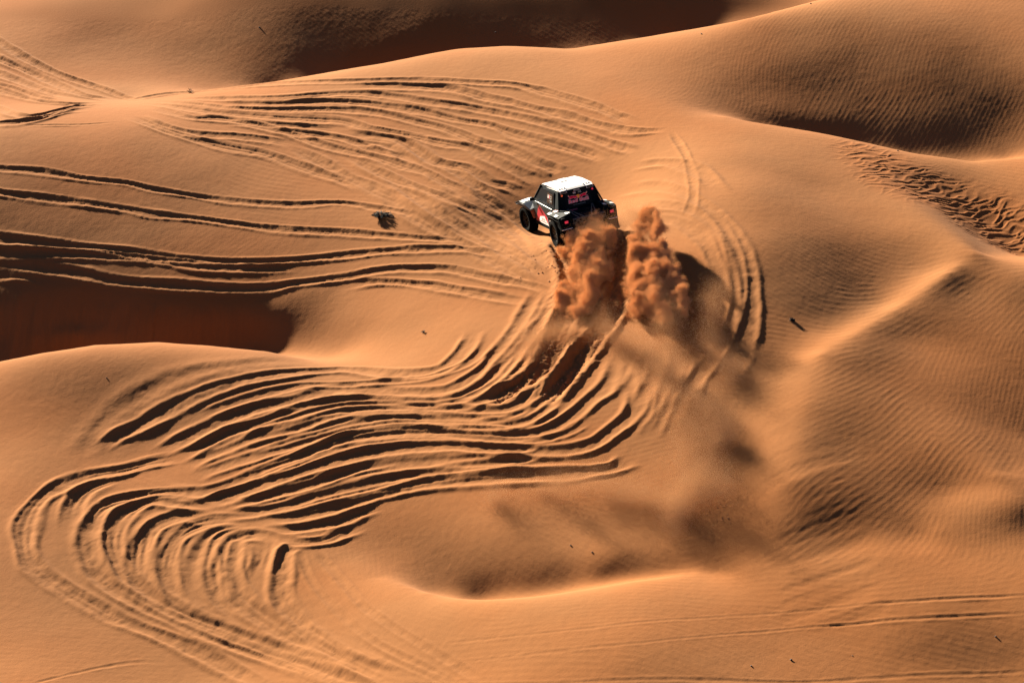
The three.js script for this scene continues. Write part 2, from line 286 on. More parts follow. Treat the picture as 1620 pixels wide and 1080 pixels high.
group(0.3, 0.075, 0.06, [                                              // fainter, older loops beyond them
  [[985, 300], [1040, 297], [1095, 312], [1140, 345], [1172, 395], [1187, 450], [1186, 505], [1172, 560], [1150, 600]],
  [[1000, 262], [1060, 258], [1110, 275], [1140, 310]],
  [[1100, 590], [1070, 640], [1050, 690]], [[1125, 560], [1098, 610], [1078, 660]],
  [[1010, 560], [1000, 600], [980, 640]], [[1040, 545], [1032, 590], [1020, 640]],
]);
group(0.15, 0.09, 0.03, [[[1060, 205], [1082, 240], [1096, 280], [1096, 318], [1086, 345]]]);
group(0.4, 0.06, 0.05, [                                              // old passes, wind-softened
  [[480, 574], [380, 580], [300, 594], [240, 620], [190, 654], [150, 692], [120, 727]],
  [[500, 583], [380, 594], [310, 612], [250, 645], [200, 680], [160, 715]],
]);
group(0.22, -0.16, 0, [[[822, 352], [840, 372], [862, 392], [885, 406], [903, 420], [905, 440]]]);   // bank thrown up along the car's left side
const FRESH = [                                                        // ruts the car has just churned
  [[880, 380], [897, 405], [905, 440], [900, 480], [880, 540], [850, 590], [800, 622], [765, 640]],
  [[970, 366], [985, 395], [985, 430], [965, 500], [935, 545], [905, 585], [875, 620], [850, 640]],
];

// ---------------------------------------------------------------- height grid
const QUICK = globalThis.QUICKTEST ?? 1;
const axis = (a, b, n, far, m) => { const o = [], st = (b - a) / n; let s = st, p = a; const lo = []; for (let k = 0; k < m; k++) { s *= far; p -= s; lo.unshift(p); } o.push(...lo); for (let i = 0; i <= n; i++) o.push(a + st * i); s = st; p = b; for (let k = 0; k < m; k++) { s *= far; p += s; o.push(p); } return o; };
const GX0 = -23, GZ0 = -31, GLZ = 67, GDX = 0.044 * QUICK, GDZ = 0.064 * QUICK, GNX = Math.round(46 / GDX), GNZ = Math.round(GLZ / GDZ), RIM = 26, FAR = QUICK > 1 ? 1.27 : 1.35;
const XS = axis(GX0, GX0 + GNX * GDX, GNX, FAR, RIM), ZS = axis(GZ0, GZ0 + GNZ * GDZ, GNZ, FAR, RIM), NX = XS.length, NZ = ZS.length;
const HH = new Float32Array(NX * NZ), WORK = new Float32Array(NX * NZ), TRK = new Float32Array(NX * NZ);
for (let j = 0; j < NZ; j++) for (let i = 0; i < NX; i++) {
  const x = XS[i], z = ZS[j], r = Math.hypot(x, z), k = smooth(48, 85, r);
  let h = k < 1 ? baseHeight(x, z) : 0;
  if (k > 0) h = lerp(h, 2 - z * 0.012 + 2.6 * fbm(x / 42, z / 30, 5, 3) + 9 * fbm(x / 260, z / 210, 9, 2) * smooth(120, 400, r), k);
  HH[j * NX + i] = h + 0.03 * fbm(x / 3.1, z / 3.1, 3, 2);
}
console.log('base grid', NX, NZ);

// wheel tracks pressed into it
const near2 = new Float32Array(NX * NZ).fill(1e9), sideOf = new Int8Array(NX * NZ), alongOf = new Float32Array(NX * NZ);
function stamp(pts, R, each) {
  const w = pts.map(([px, py]) => { const [x, z] = sight(px, py); return new THREE.Vector3(x, 0, z); });
  const c = new THREE.CatmullRomCurve3(w, false, 'centripetal'), L = c.getLength(), n = Math.ceil(L / 0.07), hit = [];
  let p = c.getPoint(0);
  for (let k = 0; k <= n; k++) {
    const q = c.getPoint(k / n), tx = q.x - p.x, tz = q.z - p.z;
    const i0 = Math.max(0, Math.ceil((q.x - R - GX0) / GDX)), i1 = Math.min(GNX, Math.floor((q.x + R - GX0) / GDX)), j0 = Math.max(0, Math.ceil((q.z - R - GZ0) / GDZ)), j1 = Math.min(GNZ, Math.floor((q.z + R - GZ0) / GDZ));
    for (let j = j0; j <= j1; j++) for (let i = i0; i <= i1; i++) {
      const dx = GX0 + i * GDX - q.x, dz = GZ0 + j * GDZ - q.z, d = dx * dx + dz * dz;
      if (d > R * R) continue;
      const o = (j + RIM) * NX + i + RIM;
      if (near2[o] === 1e9) hit.push(o);
      if (d < near2[o]) { near2[o] = d; sideOf[o] = tx * dz - tz * dx > 0 ? 1 : -1; alongOf[o] = k / n * L; }
    }
    p = q;
  }
  for (const o of hit) { each(o, Math.sqrt(near2[o]), sideOf[o], alongOf[o], L); near2[o] = 1e9; }
}
TRACKS.forEach(([w, d, b, pts], n) => {
  const s = n * 13 + 5, soft = d < 0.065 && w > 0.3 ? 1.6 : 1;
  stamp(pts, w * 3.2, (o, r, side, a, L) => {
    const i = o % NX, j = (o / NX) | 0, x = XS[i], z = ZS[j];
    const wob = 1 + 0.3 * vnoise(a * 0.5, s, 1) + 0.08 * vnoise(a * 2.3, s, 2), end = smooth(0, 1.2, a) * smooth(0, 1.5, L - a);
    const ww = w * (1 + 0.22 * vnoise(a * 0.6, s, 4)), t = (r + 0.12 * w * fbm(x * 1.6, z * 1.6, s, 2)) / ww;
    const dep = 0.18 * d * wob * end * (0.65 + 0.6 * hash(n, 3, 5));
    let h = 0;
    h -= dep * Math.exp(-Math.pow(Math.abs(t) / 0.95, 2.4));
    const berm = 0.55 * b * end * (1 + 0.45 * vnoise(a * 0.7, s + side, 3)), u = (t - 1.38) / (0.46 * soft);
    h += berm * Math.exp(-u * u);
    if (d > 0.1) h += end * 0.011 * Math.cos(side * t * 7.5 + 3 * vnoise(a * 0.35, s, 6)) * Math.exp(-t * t * 0.35) * (0.6 + 0.8 * vnoise(a * 0.8 + t, s, 8));
    WORK[o] += h;
    TRK[o] = Math.max(TRK[o], (1 - smooth(0.9, 2.4, t)) * end * clamp(d / 0.1));
  });
});
for (let o = 0; o < WORK.length; o++) { const t = WORK[o]; HH[o] += t < -0.16 ? -0.16 - 0.2 * Math.tanh((-t - 0.16) / 0.2) : t > 0.1 ? 0.1 + 0.1 * Math.tanh((t - 0.1) / 0.1) : t; }
const RAW = new Float32Array(NX * NZ);
FRESH.forEach((pts, n) => stamp(pts, 1.0, (o, r, side, a, L) => {
  const i = o % NX, j = (o / NX) | 0, x = XS[i], z = ZS[j], end = smooth(0, 0.8, a) * smooth(0, 2.5, L - a), t = r / 0.36 + 0.25 * fbm(x * 5, z * 5, 60 + n, 3);
  const m = (1 - smooth(0.75, 1.2, t)) * end;
  HH[o] += -0.13 * m + 0.1 * end * Math.exp(-(((t - 1.5) / 0.45) ** 2)) + m * (0.11 * Math.max(0, fbm(x * 4.2, z * 4.2, 70, 4)) + 0.05 * fbm(x * 11, z * 11, 71, 2));
  RAW[o] = Math.max(RAW[o], m); TRK[o] = Math.max(TRK[o], 1 - smooth(1, 2.2, t));
}));
console.log('tracks');

// wind ripples: aligned wave packets [px, py, crest angle in the photo, spacing, strength]
const RIPPLE = [
  [700, 50, -24, 5.5, 0.9], [450, 80, -26, 5.5, 0.9], [1000, 30, -22, 6, 0.9], [200, 60, -18, 5, 0.3], [60, 60, -18, 5, 0.3],
  [1120, 70, 60, 6, 0.6], [1250, 60, 55, 7, 0.8], [1200, 130, 75, 8, 1.0], [1350, 100, 48, 7, 0.7], [1450, 190, 48, 8, 0.75], [1330, 180, 40, 8, 0.75], [1560, 190, 52, 8, 0.75], [1550, 60, 50, 7, 0.5],
  [1200, 270, -12, 5, 0.4], [1180, 330, -32, 7, 0.8], [1300, 430, -22, 7.5, 0.9], [1370, 470, 14, 7, 0.9], [1220, 430, -28, 8, 1.0], [1220, 560, -6, 6, 0.7], [1190, 640, -4, 5, 0.5], [1215, 780, 30, 6, 0.08], [1180, 850, 30, 6, 0.08], [1225, 700, 30, 6, 0.15], [1255, 620, 30, 7, 0.3], [1300, 320, -10, 5.5, 0.35],
  [1400, 640, 33, 7.8, 1.1], [1550, 560, 60, 7.5, 0.8], [1480, 500, 30, 7, 0.5], [1330, 620, 30, 7.5, 0.8], [1400, 800, 34, 8.2, 1.1], [1300, 780, 26, 7.5, 0.9], [1500, 720, 38, 8.2, 1.1], [1600, 640, 66, 7.2, 0.8], [1450, 860, 40, 8, 1.0], [1560, 830, 66, 7, 0.8], [1280, 870, 22, 8, 0.9],
  [1300, 930, -6, 6, 0.8], [1150, 930, -2, 6, 0.6], [1500, 930, 4, 5.5, 0.5], [950, 980, 3, 5, 0.5], [1100, 1040, -15, 6.5, 0.6], [900, 1050, -8, 7, 0.7], [1400, 1030, -8, 6, 0.6], [1560, 1020, -10, 6, 0.6], [1250, 1050, -18, 6, 0.6],
  [1000, 850, -26, 6, 1.0], [800, 910, -25, 6, 1.0], [720, 850, -30, 6, 0.7], [620, 880, -75, 9, 0.7], [1080, 800, 6, 5, 1.0], [1060, 740, 6, 5, 0.7], [900, 860, -26, 5.5, 0.9],
  [640, 520, -20, 5, 0.35], [720, 530, -60, 6, 0.35], [60, 620, -36, 7, 0.8], [150, 600, -30, 6, 0.4], [30, 700, -20, 6, 0.25], [280, 570, -20, 5, 0.15], [100, 1000, 2, 5, 0.35], [60, 930, 70, 5, 0.3],
  [100, 240, -5, 5, 0.06], [350, 250, -18, 8, 0.9], [300, 270, -40, 7, 0.6], [420, 280, -12, 8, 0.9], [430, 335, -4, 7, 0.6], [100, 350, -5, 5, 0.08], [350, 385, 30, 6, 0.25], [500, 410, 0, 5, 0.3],
  [1500, 310, -14, 6, 0.3], [1420, 275, -24, 6, 0.3], [1590, 360, -12, 6, 0.3], [1540, 345, -16, 6, 0.3], [1560, 280, -12, 8, 0.7], [1080, 200, 0, 6, 0.15], [700, 105, 0, 6, 0.08], [950, 105, 10, 6, 0.1], [1030, 110, 66, 6, 0.5], [900, 140, 0, 6, 0.12],
].map(([px, py, a, L0, s]) => {
  const L = L0 > 6 ? 6 + (L0 - 6) * 0.45 : L0;
  const [x, z] = sight(px, py), t = a * Math.PI / 180, f = 0.45;
  return { x, z, kx: -Math.sin(t) / L * 43.5, kz: -Math.cos(t) / L * 43.5 * f, s };
});
const RIP = new Float32Array(NX * NZ), AMP = new Float32Array(NX * NZ);
{
  const cell = 0.42, R = 0.85;
  for (let cz = GZ0; cz < GZ0 + GLZ; cz += cell) for (let cx = GX0; cx < GX0 + 46; cx += cell) {
    const x = cx + rnd() * cell, z = cz + rnd() * cell;
    let W = 0, kx = 0, kz = 0, st = 0;
    for (const r of RIPPLE) { const d = (x - r.x) ** 2 + (z - r.z) ** 2, w = 1 / (d * d + 0.4); W += w; const sg = r.kz > 0 ? -1 : 1; kx += w * r.kx * sg; kz += w * r.kz * sg; st += w * r.s; }
    kx /= W; kz /= W; st /= W;
    if (st < 0.03) continue;
    const wav = 1 / Math.hypot(kx, kz), turn = 0.28 * fbm(x / 2.2, z / 2.2, 33, 3) * (st > 1.4 ? 3.6 : 1), cs = Math.cos(turn), sn = Math.sin(turn);
    [kx, kz] = [kx * cs - kz * sn, kx * sn + kz * cs];
    const i0 = Math.max(0, Math.ceil((x - R - GX0) / GDX)), i1 = Math.min(GNX, Math.floor((x + R - GX0) / GDX)), j0 = Math.max(0, Math.ceil((z - R - GZ0) / GDZ)), j1 = Math.min(GNZ, Math.floor((z + R - GZ0) / GDZ));
    let C = 0, S = 0;
    for (let j = j0; j <= j1; j += 2) for (let i = i0; i <= i1; i += 2) {
      const dx = GX0 + i * GDX - x, dz = GZ0 + j * GDZ - z, v = RIP[(j + RIM) * NX + i + RIM];
      if (!v) continue;
      const e = Math.exp(-(dx * dx + dz * dz) * 5), ph = 6.2831853 * (kx * dx + kz * dz);
      C += v * e * Math.cos(ph); S += v * e * Math.sin(ph);
    }
    const ph0 = C || S ? Math.atan2(-S, C) : rnd() * 6.28;
    const amp = 0.0095 * wav * st;
    for (let j = j0; j <= j1; j++) for (let i = i0; i <= i1; i++) {
      const dx = GX0 + i * GDX - x, dz = GZ0 + j * GDZ - z, e = Math.exp(-(dx * dx + dz * dz) * 5.5);
      if (e < 0.01) continue;
      const o = (j + RIM) * NX + i + RIM;
      RIP[o] += amp * e * Math.cos(6.2831853 * (kx * dx + kz * dz) + ph0); AMP[o] += amp * e;
    }
  }
}
console.log('ripples');
const rimLine = [[-20, 442], [0, 446], [120, 455], [250, 467], [430, 471], [540, 458], [640, 442]].map(([a, b]) => sight(a, b));
const coarseLine = [[1340, 243], [1400, 268], [1460, 300], [1520, 332], [1580, 358], [1660, 392]].map(([a, b]) => sight(a, b));
const COARSE = new Float32Array(NX * NZ);
// small shapes: churned sand in the tracks, ripples elsewhere, avalanche streaks on the two steep faces
for (let j = RIM; j <= RIM + GNZ; j++) for (let i = RIM; i <= RIM + GNX; i++) {
  const o = j * NX + i, x = XS[i], z = ZS[j], t = TRK[o];
  const a = AMP[o] > 1e-6 ? RIP[o] / AMP[o] : 0, amp = Math.min(AMP[o] / 3.2, 0.06);
  HH[o] += amp * (1.15 * Math.exp(0.9 * a) - 1.4) * (1 - 0.92 * clamp(t * 1.3)) * (0.75 + 0.5 * fbm(x / 1.4, z / 1.4, 21, 2));
  { // avalanche tongues below the rim of the pit, and the streaked left face of the right dune
    let zr = -99; for (let k = 0; k < rimLine.length - 1; k++) if (x >= rimLine[k][0] && x < rimLine[k + 1][0]) zr = lerp(rimLine[k][1], rimLine[k + 1][1], (x - rimLine[k][0]) / (rimLine[k + 1][0] - rimLine[k][0]));
    const dz = z - zr;
    if (zr > -90 && dz > 0 && dz < 5) {
      const u = x + 0.25 * dz * smooth(-9, -4, x) + 0.2 * fbm(x * 0.8, z * 0.5, 50, 2), m = smooth(0.3, 0.9, dz) * (1 - smooth(3, 5, dz)) * smooth(-9.2, -11.2, x);
      HH[o] += m * (0.13 * fbm(u * 2.4, dz * 0.15, 51, 3) + 0.2 * Math.max(0, fbm(u * 2.6, dz * 0.12, 54, 2) - 0.12) * smooth(-17, -12, x));
    }
    const s1 = 0.5 * smooth(8.0, 8.6, x) * (1 - smooth(10.6, 11.6, x - 0.05 * (z - 14))) * smooth(9, 12, z) * (1 - smooth(21, 23, z));
    if (s1 > 0) { const du = x * 0.62 + z * 0.36, dv = x * 0.8 - z * 0.25; HH[o] += s1 * (0.05 * fbm(du * 0.3, dv * 0 + (x * 0.36 + z * 0.62) * 2.2, 56, 3)); }
  }
  if (x > 11 && z < 2 && z > -16) { // coarse crescent-shaped ripples in the reddish trough
    let d = 99; for (let k = 0; k < coarseLine.length - 1; k++) { const [ax, az] = coarseLine[k], [bx, bz] = coarseLine[k + 1], ux = bx - ax, uz = bz - az, q = clamp(((x - ax) * ux + (z - az) * uz) / (ux * ux + uz * uz)); d = Math.min(d, Math.hypot((x - ax - q * ux) * 1.25, (z - az - q * uz) * 0.75)); }
    const m = (1 - smooth(0.9, 2.9, d + 0.8 * fbm(x, z, 57, 2))) * smooth(12, 14, x);
    if (m > 0) { const w = z * 4.2 + x * 1.4 + 1.2 * vnoise(x * 1.5, z * 1.2, 58), cell = 1 - Math.abs(vnoise(x * 2.6 + 0.4 * w, w, 59)); COARSE[o] = m; HH[o] += m * 0.034 * (cell * cell - 0.4); }
  }
  HH[o] += 0.003 * fbm(x * 2.5, z * 2.5, 41, 3) + 0.0035 * fbm(x * 6, z * 5, 45, 3) + t * (0.022 * fbm(x * 1.4, z * 1.4, 43, 2) + 0.015 * fbm(x * 4.5, z * 3.5, 47, 4));
}
// ---------------------------------------------------------------- sand sheet
function heightAt(x, z) {
  const fx = clamp((x - GX0) / GDX, 0, GNX - 1.001), fz = clamp((z - GZ0) / GDZ, 0, GNZ - 1.001), i = Math.floor(fx), j = Math.floor(fz), u = fx - i, v = fz - j, o = (j + RIM) * NX + i + RIM;
  return lerp(lerp(HH[o], HH[o + 1], u), lerp(HH[o + NX], HH[o + NX + 1], u), v);
}
{
  const n = NX * NZ, pos = new Float32Array(n * 3), nor = new Float32Array(n * 3), uv = new Float32Array(n * 2), col = new Float32Array(n * 3), idx = new Uint32Array((NX - 1) * (NZ - 1) * 6);
  for (let j = 0; j < NZ; j++) for (let i = 0; i < NX; i++) {
    const o = j * NX + i, x = XS[i], z = ZS[j], i0 = Math.max(0, i - 1), i1 = Math.min(NX - 1, i + 1), j0 = Math.max(0, j - 1), j1 = Math.min(NZ - 1, j + 1);
    pos[o * 3] = x; pos[o * 3 + 1] = HH[o]; pos[o * 3 + 2] = z;
    const a = -(HH[j * NX + i1] - HH[j * NX + i0]) / (XS[i1] - XS[i0]), b = -(HH[j1 * NX + i] - HH[j0 * NX + i]) / (ZS[j1] - ZS[j0]), l = 1 / Math.hypot(a, 1, b);
    nor[o * 3] = a * l; nor[o * 3 + 1] = l; nor[o * 3 + 2] = b * l;
    uv[o * 2] = x / 9; uv[o * 2 + 1] = z / 9;
    const f = 1 + 0.08 * fbm(x / 4, z / 4, 81, 4), red = clamp(0.5 + 1.1 * fbm(x / 5.5 + 3, z / 5.5, 85, 4)) * (1 - 0.7 * TRK[o]) + 0.9 * COARSE[o];
    col[o * 3] = f; col[o * 3 + 1] = f * (1 - 0.12 * red); col[o * 3 + 2] = f * (1 - 0.26 * red);
  }
  let q = 0;
  for (let j = 0; j < NZ - 1; j++) for (let i = 0; i < NX - 1; i++) { const a = j * NX + i; idx[q++] = a; idx[q++] = a + NX; idx[q++] = a + 1; idx[q++] = a + 1; idx[q++] = a + NX; idx[q++] = a + NX + 1; }
  const g = new THREE.BufferGeometry();
  g.setAttribute('position', new THREE.BufferAttribute(pos, 3)); g.setAttribute('normal', new THREE.BufferAttribute(nor, 3)); g.setAttribute('uv', new THREE.BufferAttribute(uv, 2)); g.setAttribute('color', new THREE.BufferAttribute(col, 3));
  g.setIndex(new THREE.BufferAttribute(idx, 1));
  const T = 1024, bump = new Uint8Array(T * T * 4), grain = new Uint8Array(T * T * 4);
  for (let y = 0; y < T; y++) for (let x = 0; x < T; x++) {
    const o = (y * T + x) * 4, r = rnd(), c = (hash(x >> 1, y >> 1, 7) + hash(x >> 2, y >> 2, 8)) / 2;
    bump[o] = bump[o + 1] = bump[o + 2] = 255 * (0.25 * r + 0.55 * c + 0.2 * hash(x >> 3, y >> 3, 9));
    const s = 232 + 23 * r - (hash(x, y, 12) > 0.992 ? 60 : 0);
    grain[o] = s; grain[o + 1] = s * (0.985 + 0.015 * c); grain[o + 2] = s * (0.96 + 0.04 * c); bump[o + 3] = grain[o + 3] = 255;
  }
  const tex = (d, srgb) => { const t = new THREE.DataTexture(d, T, T); t.wrapS = t.wrapT = THREE.RepeatWrapping; t.magFilter = t.minFilter = THREE.LinearFilter; if (srgb) t.colorSpace = THREE.SRGBColorSpace; t.needsUpdate = true; return t; };
  const m = new THREE.Mesh(g, new THREE.MeshPhysicalMaterial({ color: new THREE.Color(0.225, 0.096, 0.033), vertexColors: true, roughness: 1, specularIntensity: 0.1, map: tex(grain, true), bumpMap: tex(bump), bumpScale: 0.004 }));
  m.name = 'sand_dunes'; m.userData.kind = 'structure'; m.receiveShadow = m.castShadow = true;
  scene.add(m);
}

// ---------------------------------------------------------------- things
const taken = {};
const numbered = (n) => { const k = taken[n] = (taken[n] ?? -1) + 1; return k ? n + '_' + String(k).padStart(3, '0') : n; };
function tag(o, label, category, group, kind) { o.name = numbered(o.name); if (label) o.userData.label = label; if (category) o.userData.category = category; if (group) o.userData.group = group; if (kind) o.userData.kind = kind; o.traverse((m) => { m.castShadow = m.receiveShadow = true; }); scene.add(o); return o; }
function part(name, geo, mat, parent) { const m = new THREE.Mesh(geo, mat); m.name = name; parent.add(m); return m; }
const lin = (r, g, b) => new THREE.Color().setRGB(r, g, b);
const canvasTex = (w, h, draw) => { const c = document.createElement('canvas'); c.width = w; c.height = h; draw(c.getContext('2d'), w, h); const t = new THREE.CanvasTexture(c); t.colorSpace = THREE.SRGBColorSpace; t.magFilter = THREE.LinearFilter; t.anisotropy = 4; return t; };

// ---------------------------------------------------------------- rally car
const M = {
  dark: new THREE.MeshPhysicalMaterial({ color: lin(0.0018, 0.006, 0.0085), roughness: 0.7, specularIntensity: 0.08 }),
  white: new THREE.MeshPhysicalMaterial({ color: lin(0.46, 0.46, 0.46), roughness: 0.5, clearcoat: 0.2, clearcoatRoughness: 0.2 }),
  red: new THREE.MeshPhysicalMaterial({ color: lin(0.32, 0.006, 0.014), roughness: 0.5, clearcoat: 0.1, clearcoatRoughness: 0.2 }),
  steel: new THREE.MeshPhysicalMaterial({ color: lin(0.07, 0.1, 0.12), roughness: 0.5, clearcoat: 0.1, clearcoatRoughness: 0.2 }),
  orange: new THREE.MeshStandardMaterial({ color: lin(0.42, 0.12, 0.04), roughness: 0.6 }),
  black: new THREE.MeshPhysicalMaterial({ color: lin(0.0025, 0.003, 0.004), roughness: 0.9, specularIntensity: 0.1 }),
  rubber: new THREE.MeshPhysicalMaterial({ color: lin(0.004, 0.0038, 0.0038), roughness: 1, specularIntensity: 0.05 }),
  rim: new THREE.MeshStandardMaterial({ color: lin(0.01, 0.01, 0.011), roughness: 0.5, metalness: 0.6 }),
  tube: new THREE.MeshStandardMaterial({ color: lin(0.1, 0.095, 0.085), roughness: 0.5, metalness: 0.3 }),
  plate: new THREE.MeshStandardMaterial({ color: lin(0.06, 0.06, 0.055), roughness: 0.55, metalness: 0.4 }),
  glass: new THREE.MeshPhysicalMaterial({ color: lin(0.006, 0.01, 0.013), roughness: 0.3, specularIntensity: 0.12 }),
  lampRed: new THREE.MeshStandardMaterial({ color: lin(0.4, 0.01, 0.03), emissive: lin(1, 0.03, 0.1), emissiveIntensity: 0.06, roughness: 0.3 }),
  lampOrange: new THREE.MeshStandardMaterial({ color: lin(0.5, 0.08, 0.02), emissive: lin(1, 0.16, 0.05), emissiveIntensity: 0.06, roughness: 0.3 }),
  chrome: new THREE.MeshStandardMaterial({ color: lin(0.6, 0.6, 0.6), roughness: 0.25, metalness: 0.8 }),
};
const V = (x, y, f) => new THREE.Vector3(x, y, -f);
// a solid from two facing outlines with the same number of corners, edges creased
function loft(a, b) {
  const n = a.length, pts = [...a, ...b], tri = [];
  for (let i = 0; i < n; i++) { const j = (i + 1) % n; tri.push(i, j, n + j, i, n + j, n + i); }
  for (let i = 1; i < n - 1; i++) tri.push(0, i + 1, i, n, n + i, n + i + 1);
  const g = new THREE.BufferGeometry();
  g.setAttribute('position', new THREE.BufferAttribute(new Float32Array(pts.flatMap((p) => [p.x, p.y, p.z])), 3)); g.setIndex(tri);
  const u = g.toNonIndexed(); u.computeVertexNormals(); u.setAttribute('uv', new THREE.BufferAttribute(new Float32Array(u.attributes.position.count * 2), 2));
  return u;
}
// side outline [[f, y], ...] with half widths given per corner, mirrored left to right
const slab = (o) => loft(o.map(([f, y, w]) => V(-w, y, f)), o.map(([f, y, w]) => V(w, y, f)));
const panel = (o, t = 0.012) => { // a thin plate from corner points, thickened along its normal
  const n = new THREE.Vector3().crossVectors(o[1].clone().sub(o[0]), o[2].clone().sub(o[0])).normalize().multiplyScalar(t), g = loft(o.map((p) => p.clone().sub(n)), o.map((p) => p.clone().add(n)));
  return g;
};
const quad = (a, b, c, d, n) => { // decal face with uv, a = top left, b = top right, c = bottom right, d = bottom left
  const g = new THREE.BufferGeometry(), q = [a, d, c, a, c, b];
  g.setAttribute('position', new THREE.BufferAttribute(new Float32Array(q.flatMap((p) => [p.x + n.x, p.y + n.y, p.z + n.z])), 3));
  g.setAttribute('uv', new THREE.BufferAttribute(new Float32Array([0, 1, 0, 0, 1, 0, 0, 1, 1, 0, 1, 1]), 2)); g.computeVertexNormals(); return g;
};
const rod = (a, b, r, k = 8) => { const d = b.clone().sub(a), g = new THREE.CylinderGeometry(r, r, d.length(), k); g.applyQuaternion(new THREE.Quaternion().setFromUnitVectors(new THREE.Vector3(0, 1, 0), d.clone().normalize())); const m = a.clone().add(b).multiplyScalar(0.5); g.translate(m.x, m.y, m.z); return g; };
const box = (x, y, f, w, h, l, r = 0.02) => { const g = new RoundedBoxGeometry(w, h, l, 2, r); g.translate(x, y, -f); return g; };

const car = new THREE.Group(); car.name = 'rally_car';
{
  // lower hull and chassis
  const hull = part('body', slab([[3.75, 0.62, 0.5], [3.82, 0.95, 0.62], [2.8, 1.16, 0.84], [0.3, 1.2, 0.86], [-0.75, 1.05, 0.78], [-0.72, 0.66, 0.6], [0.2, 0.5, 0.72], [2.6, 0.48, 0.72]]), M.dark, car);
  part('chassis', slab([[3.5, 0.5, 0.3], [3.5, 0.62, 0.36], [-0.6, 0.64, 0.5], [-0.55, 0.46, 0.4], [1.5, 0.36, 0.55]]), M.black, car);
  for (const s of [-1, 1]) part('sill', slab([[2.5, 0.42, 0.06], [2.5, 0.56, 0.08], [0.62, 0.56, 0.08], [0.62, 0.42, 0.06]]).translate(s * 0.86, 0, 0), M.dark, car);
  // bonnet, white with steel blue blocks
  const bonnet = part('bonnet', slab([[3.84, 0.98, 0.58], [3.8, 1.06, 0.6], [2.75, 1.3, 0.74], [2.7, 1.18, 0.76]]), M.white, car);
  for (const [f0, f1, x0, x1] of [[3.7, 3.35, -0.5, -0.1], [3.25, 2.95, -0.55, -0.3], [3.6, 3.2, 0.1, 0.45]]) { const y = (f) => 1.06 + (3.8 - f) * 0.2286 + 0.006; part('bonnet_stripe', panel([V(x0, y(f0), f0), V(x1, y(f0), f0), V(x1, y(f1), f1), V(x0, y(f1), f1)], 0.004), M.steel, bonnet); }
  part('bonnet_vent', panel([V(-0.18, 1.235, 3.06), V(0.18, 1.235, 3.06), V(0.18, 1.3, 2.78), V(-0.18, 1.3, 2.78)], 0.012), M.black, bonnet);
  // cab
  const roofW = 0.64, beltW = 0.85;
  const cab = part('cab', slab([[2.78, 1.17, beltW - 0.03], [2.7, 1.25, beltW - 0.06], [1.95, 1.86, roofW], [0.2, 1.88, roofW - 0.01], [0.14, 1.18, beltW]]), M.dark, car);
  part('windscreen', panel([V(-0.74, 1.32, 2.64), V(0.74, 1.32, 2.64), V(0.6, 1.82, 2.02), V(-0.6, 1.82, 2.02)], 0.012), M.glass, cab);
  const roof = part('roof', slab([[2.06, 1.845, 0.6], [1.96, 1.9, 0.63], [1.2, 1.945, 0.65], [0.22, 1.93, 0.65], [0.1, 1.885, 0.64], [1.2, 1.86, 0.66]]), M.white, car);
  part('roof_scoop', slab([[1.75, 1.92, 0.12], [1.6, 2.0, 0.13], [1.3, 1.955, 0.13]]), M.white, roof);
  for (const [x0, x1, f0, f1] of [[-0.6, 0.6, 1.24, 1.22], [-0.34, -0.325, 1.9, 0.3], [0.325, 0.34, 1.9, 0.3]]) { const y = (f) => f > 1.2 ? 1.945 - (f - 1.2) * 0.059 : 1.945 - (1.2 - f) * 0.0153; part('roof_seam', panel([V(x0, y(f0) + 0.001, f0), V(x1, y(f0) + 0.001, f0), V(x1, y(f1) + 0.001, f1), V(x0, y(f1) + 0.001, f1)], 0.004), M.steel, roof); }
  part('roof_mark', box(0.02, 1.957, 0.72, 0.22, 0.006, 0.03, 0.002), M.steel, roof);
  for (const x of [-0.56, -0.47, -0.38, 0.34, 0.45, 0.54]) part('roof_latch', new THREE.CylinderGeometry(0.022, 0.022, 0.035, 10).translate(x, 1.945, -0.26 + Math.abs(x) * 0.03), M.black, roof);
  // rear wall of the cab with its lettering
  const wall = part('rear_panel', slab([[0.2, 1.9, 0.63], [0.08, 1.88, 0.63], [0.02, 1.22, 0.83], [0.16, 1.2, 0.84]]), M.dark, car);
  const lettering = canvasTex(1024, 900, (c, w, h) => {
    c.fillStyle = '#06141a'; c.fillRect(0, 0, w, h);
    c.textAlign = 'center'; c.fillStyle = '#e4ecee'; c.font = 'bold 66px sans-serif'; c.fillText('IMLAUR', 512, 92);
    c.font = 'bold 92px sans-serif'; c.fillText('GR', 385, 222); c.fillStyle = '#c81e46'; c.fillRect(330, 130, 110, 12);
    c.fillStyle = '#b9c6c8'; c.font = 'bold 36px sans-serif'; ['TOYOTA', 'GAZOO', 'RACING'].forEach((t, i) => c.fillText(t, 610, 150 + i * 40));
    // sun disc and the two charging bulls
    c.fillStyle = '#f0a53c'; c.beginPath(); c.arc(512, 400, 92, 0, 7); c.fill();
    const bull = (s) => { c.save(); c.translate(512, 400); c.scale(s * 1.25, 1.15); c.beginPath(); c.moveTo(18, 30); c.quadraticCurveTo(60, -62, 150, -58); c.quadraticCurveTo(210, -96, 268, -70); c.quadraticCurveTo(300, -92, 300, -128); c.quadraticCurveTo(326, -84, 292, -44); c.quadraticCurveTo(250, -10, 262, 30); c.lineTo(322, 34); c.lineTo(300, 60); c.lineTo(228, 44); c.quadraticCurveTo(180, 20, 132, 42); c.lineTo(120, 74); c.lineTo(84, 74); c.lineTo(88, 36); c.quadraticCurveTo(54, 40, 40, 62); c.closePath(); c.fillStyle = '#e01046'; c.fill(); c.lineWidth = 7; c.strokeStyle = '#e9d9d2'; c.stroke(); c.restore(); };
    bull(1); bull(-1);
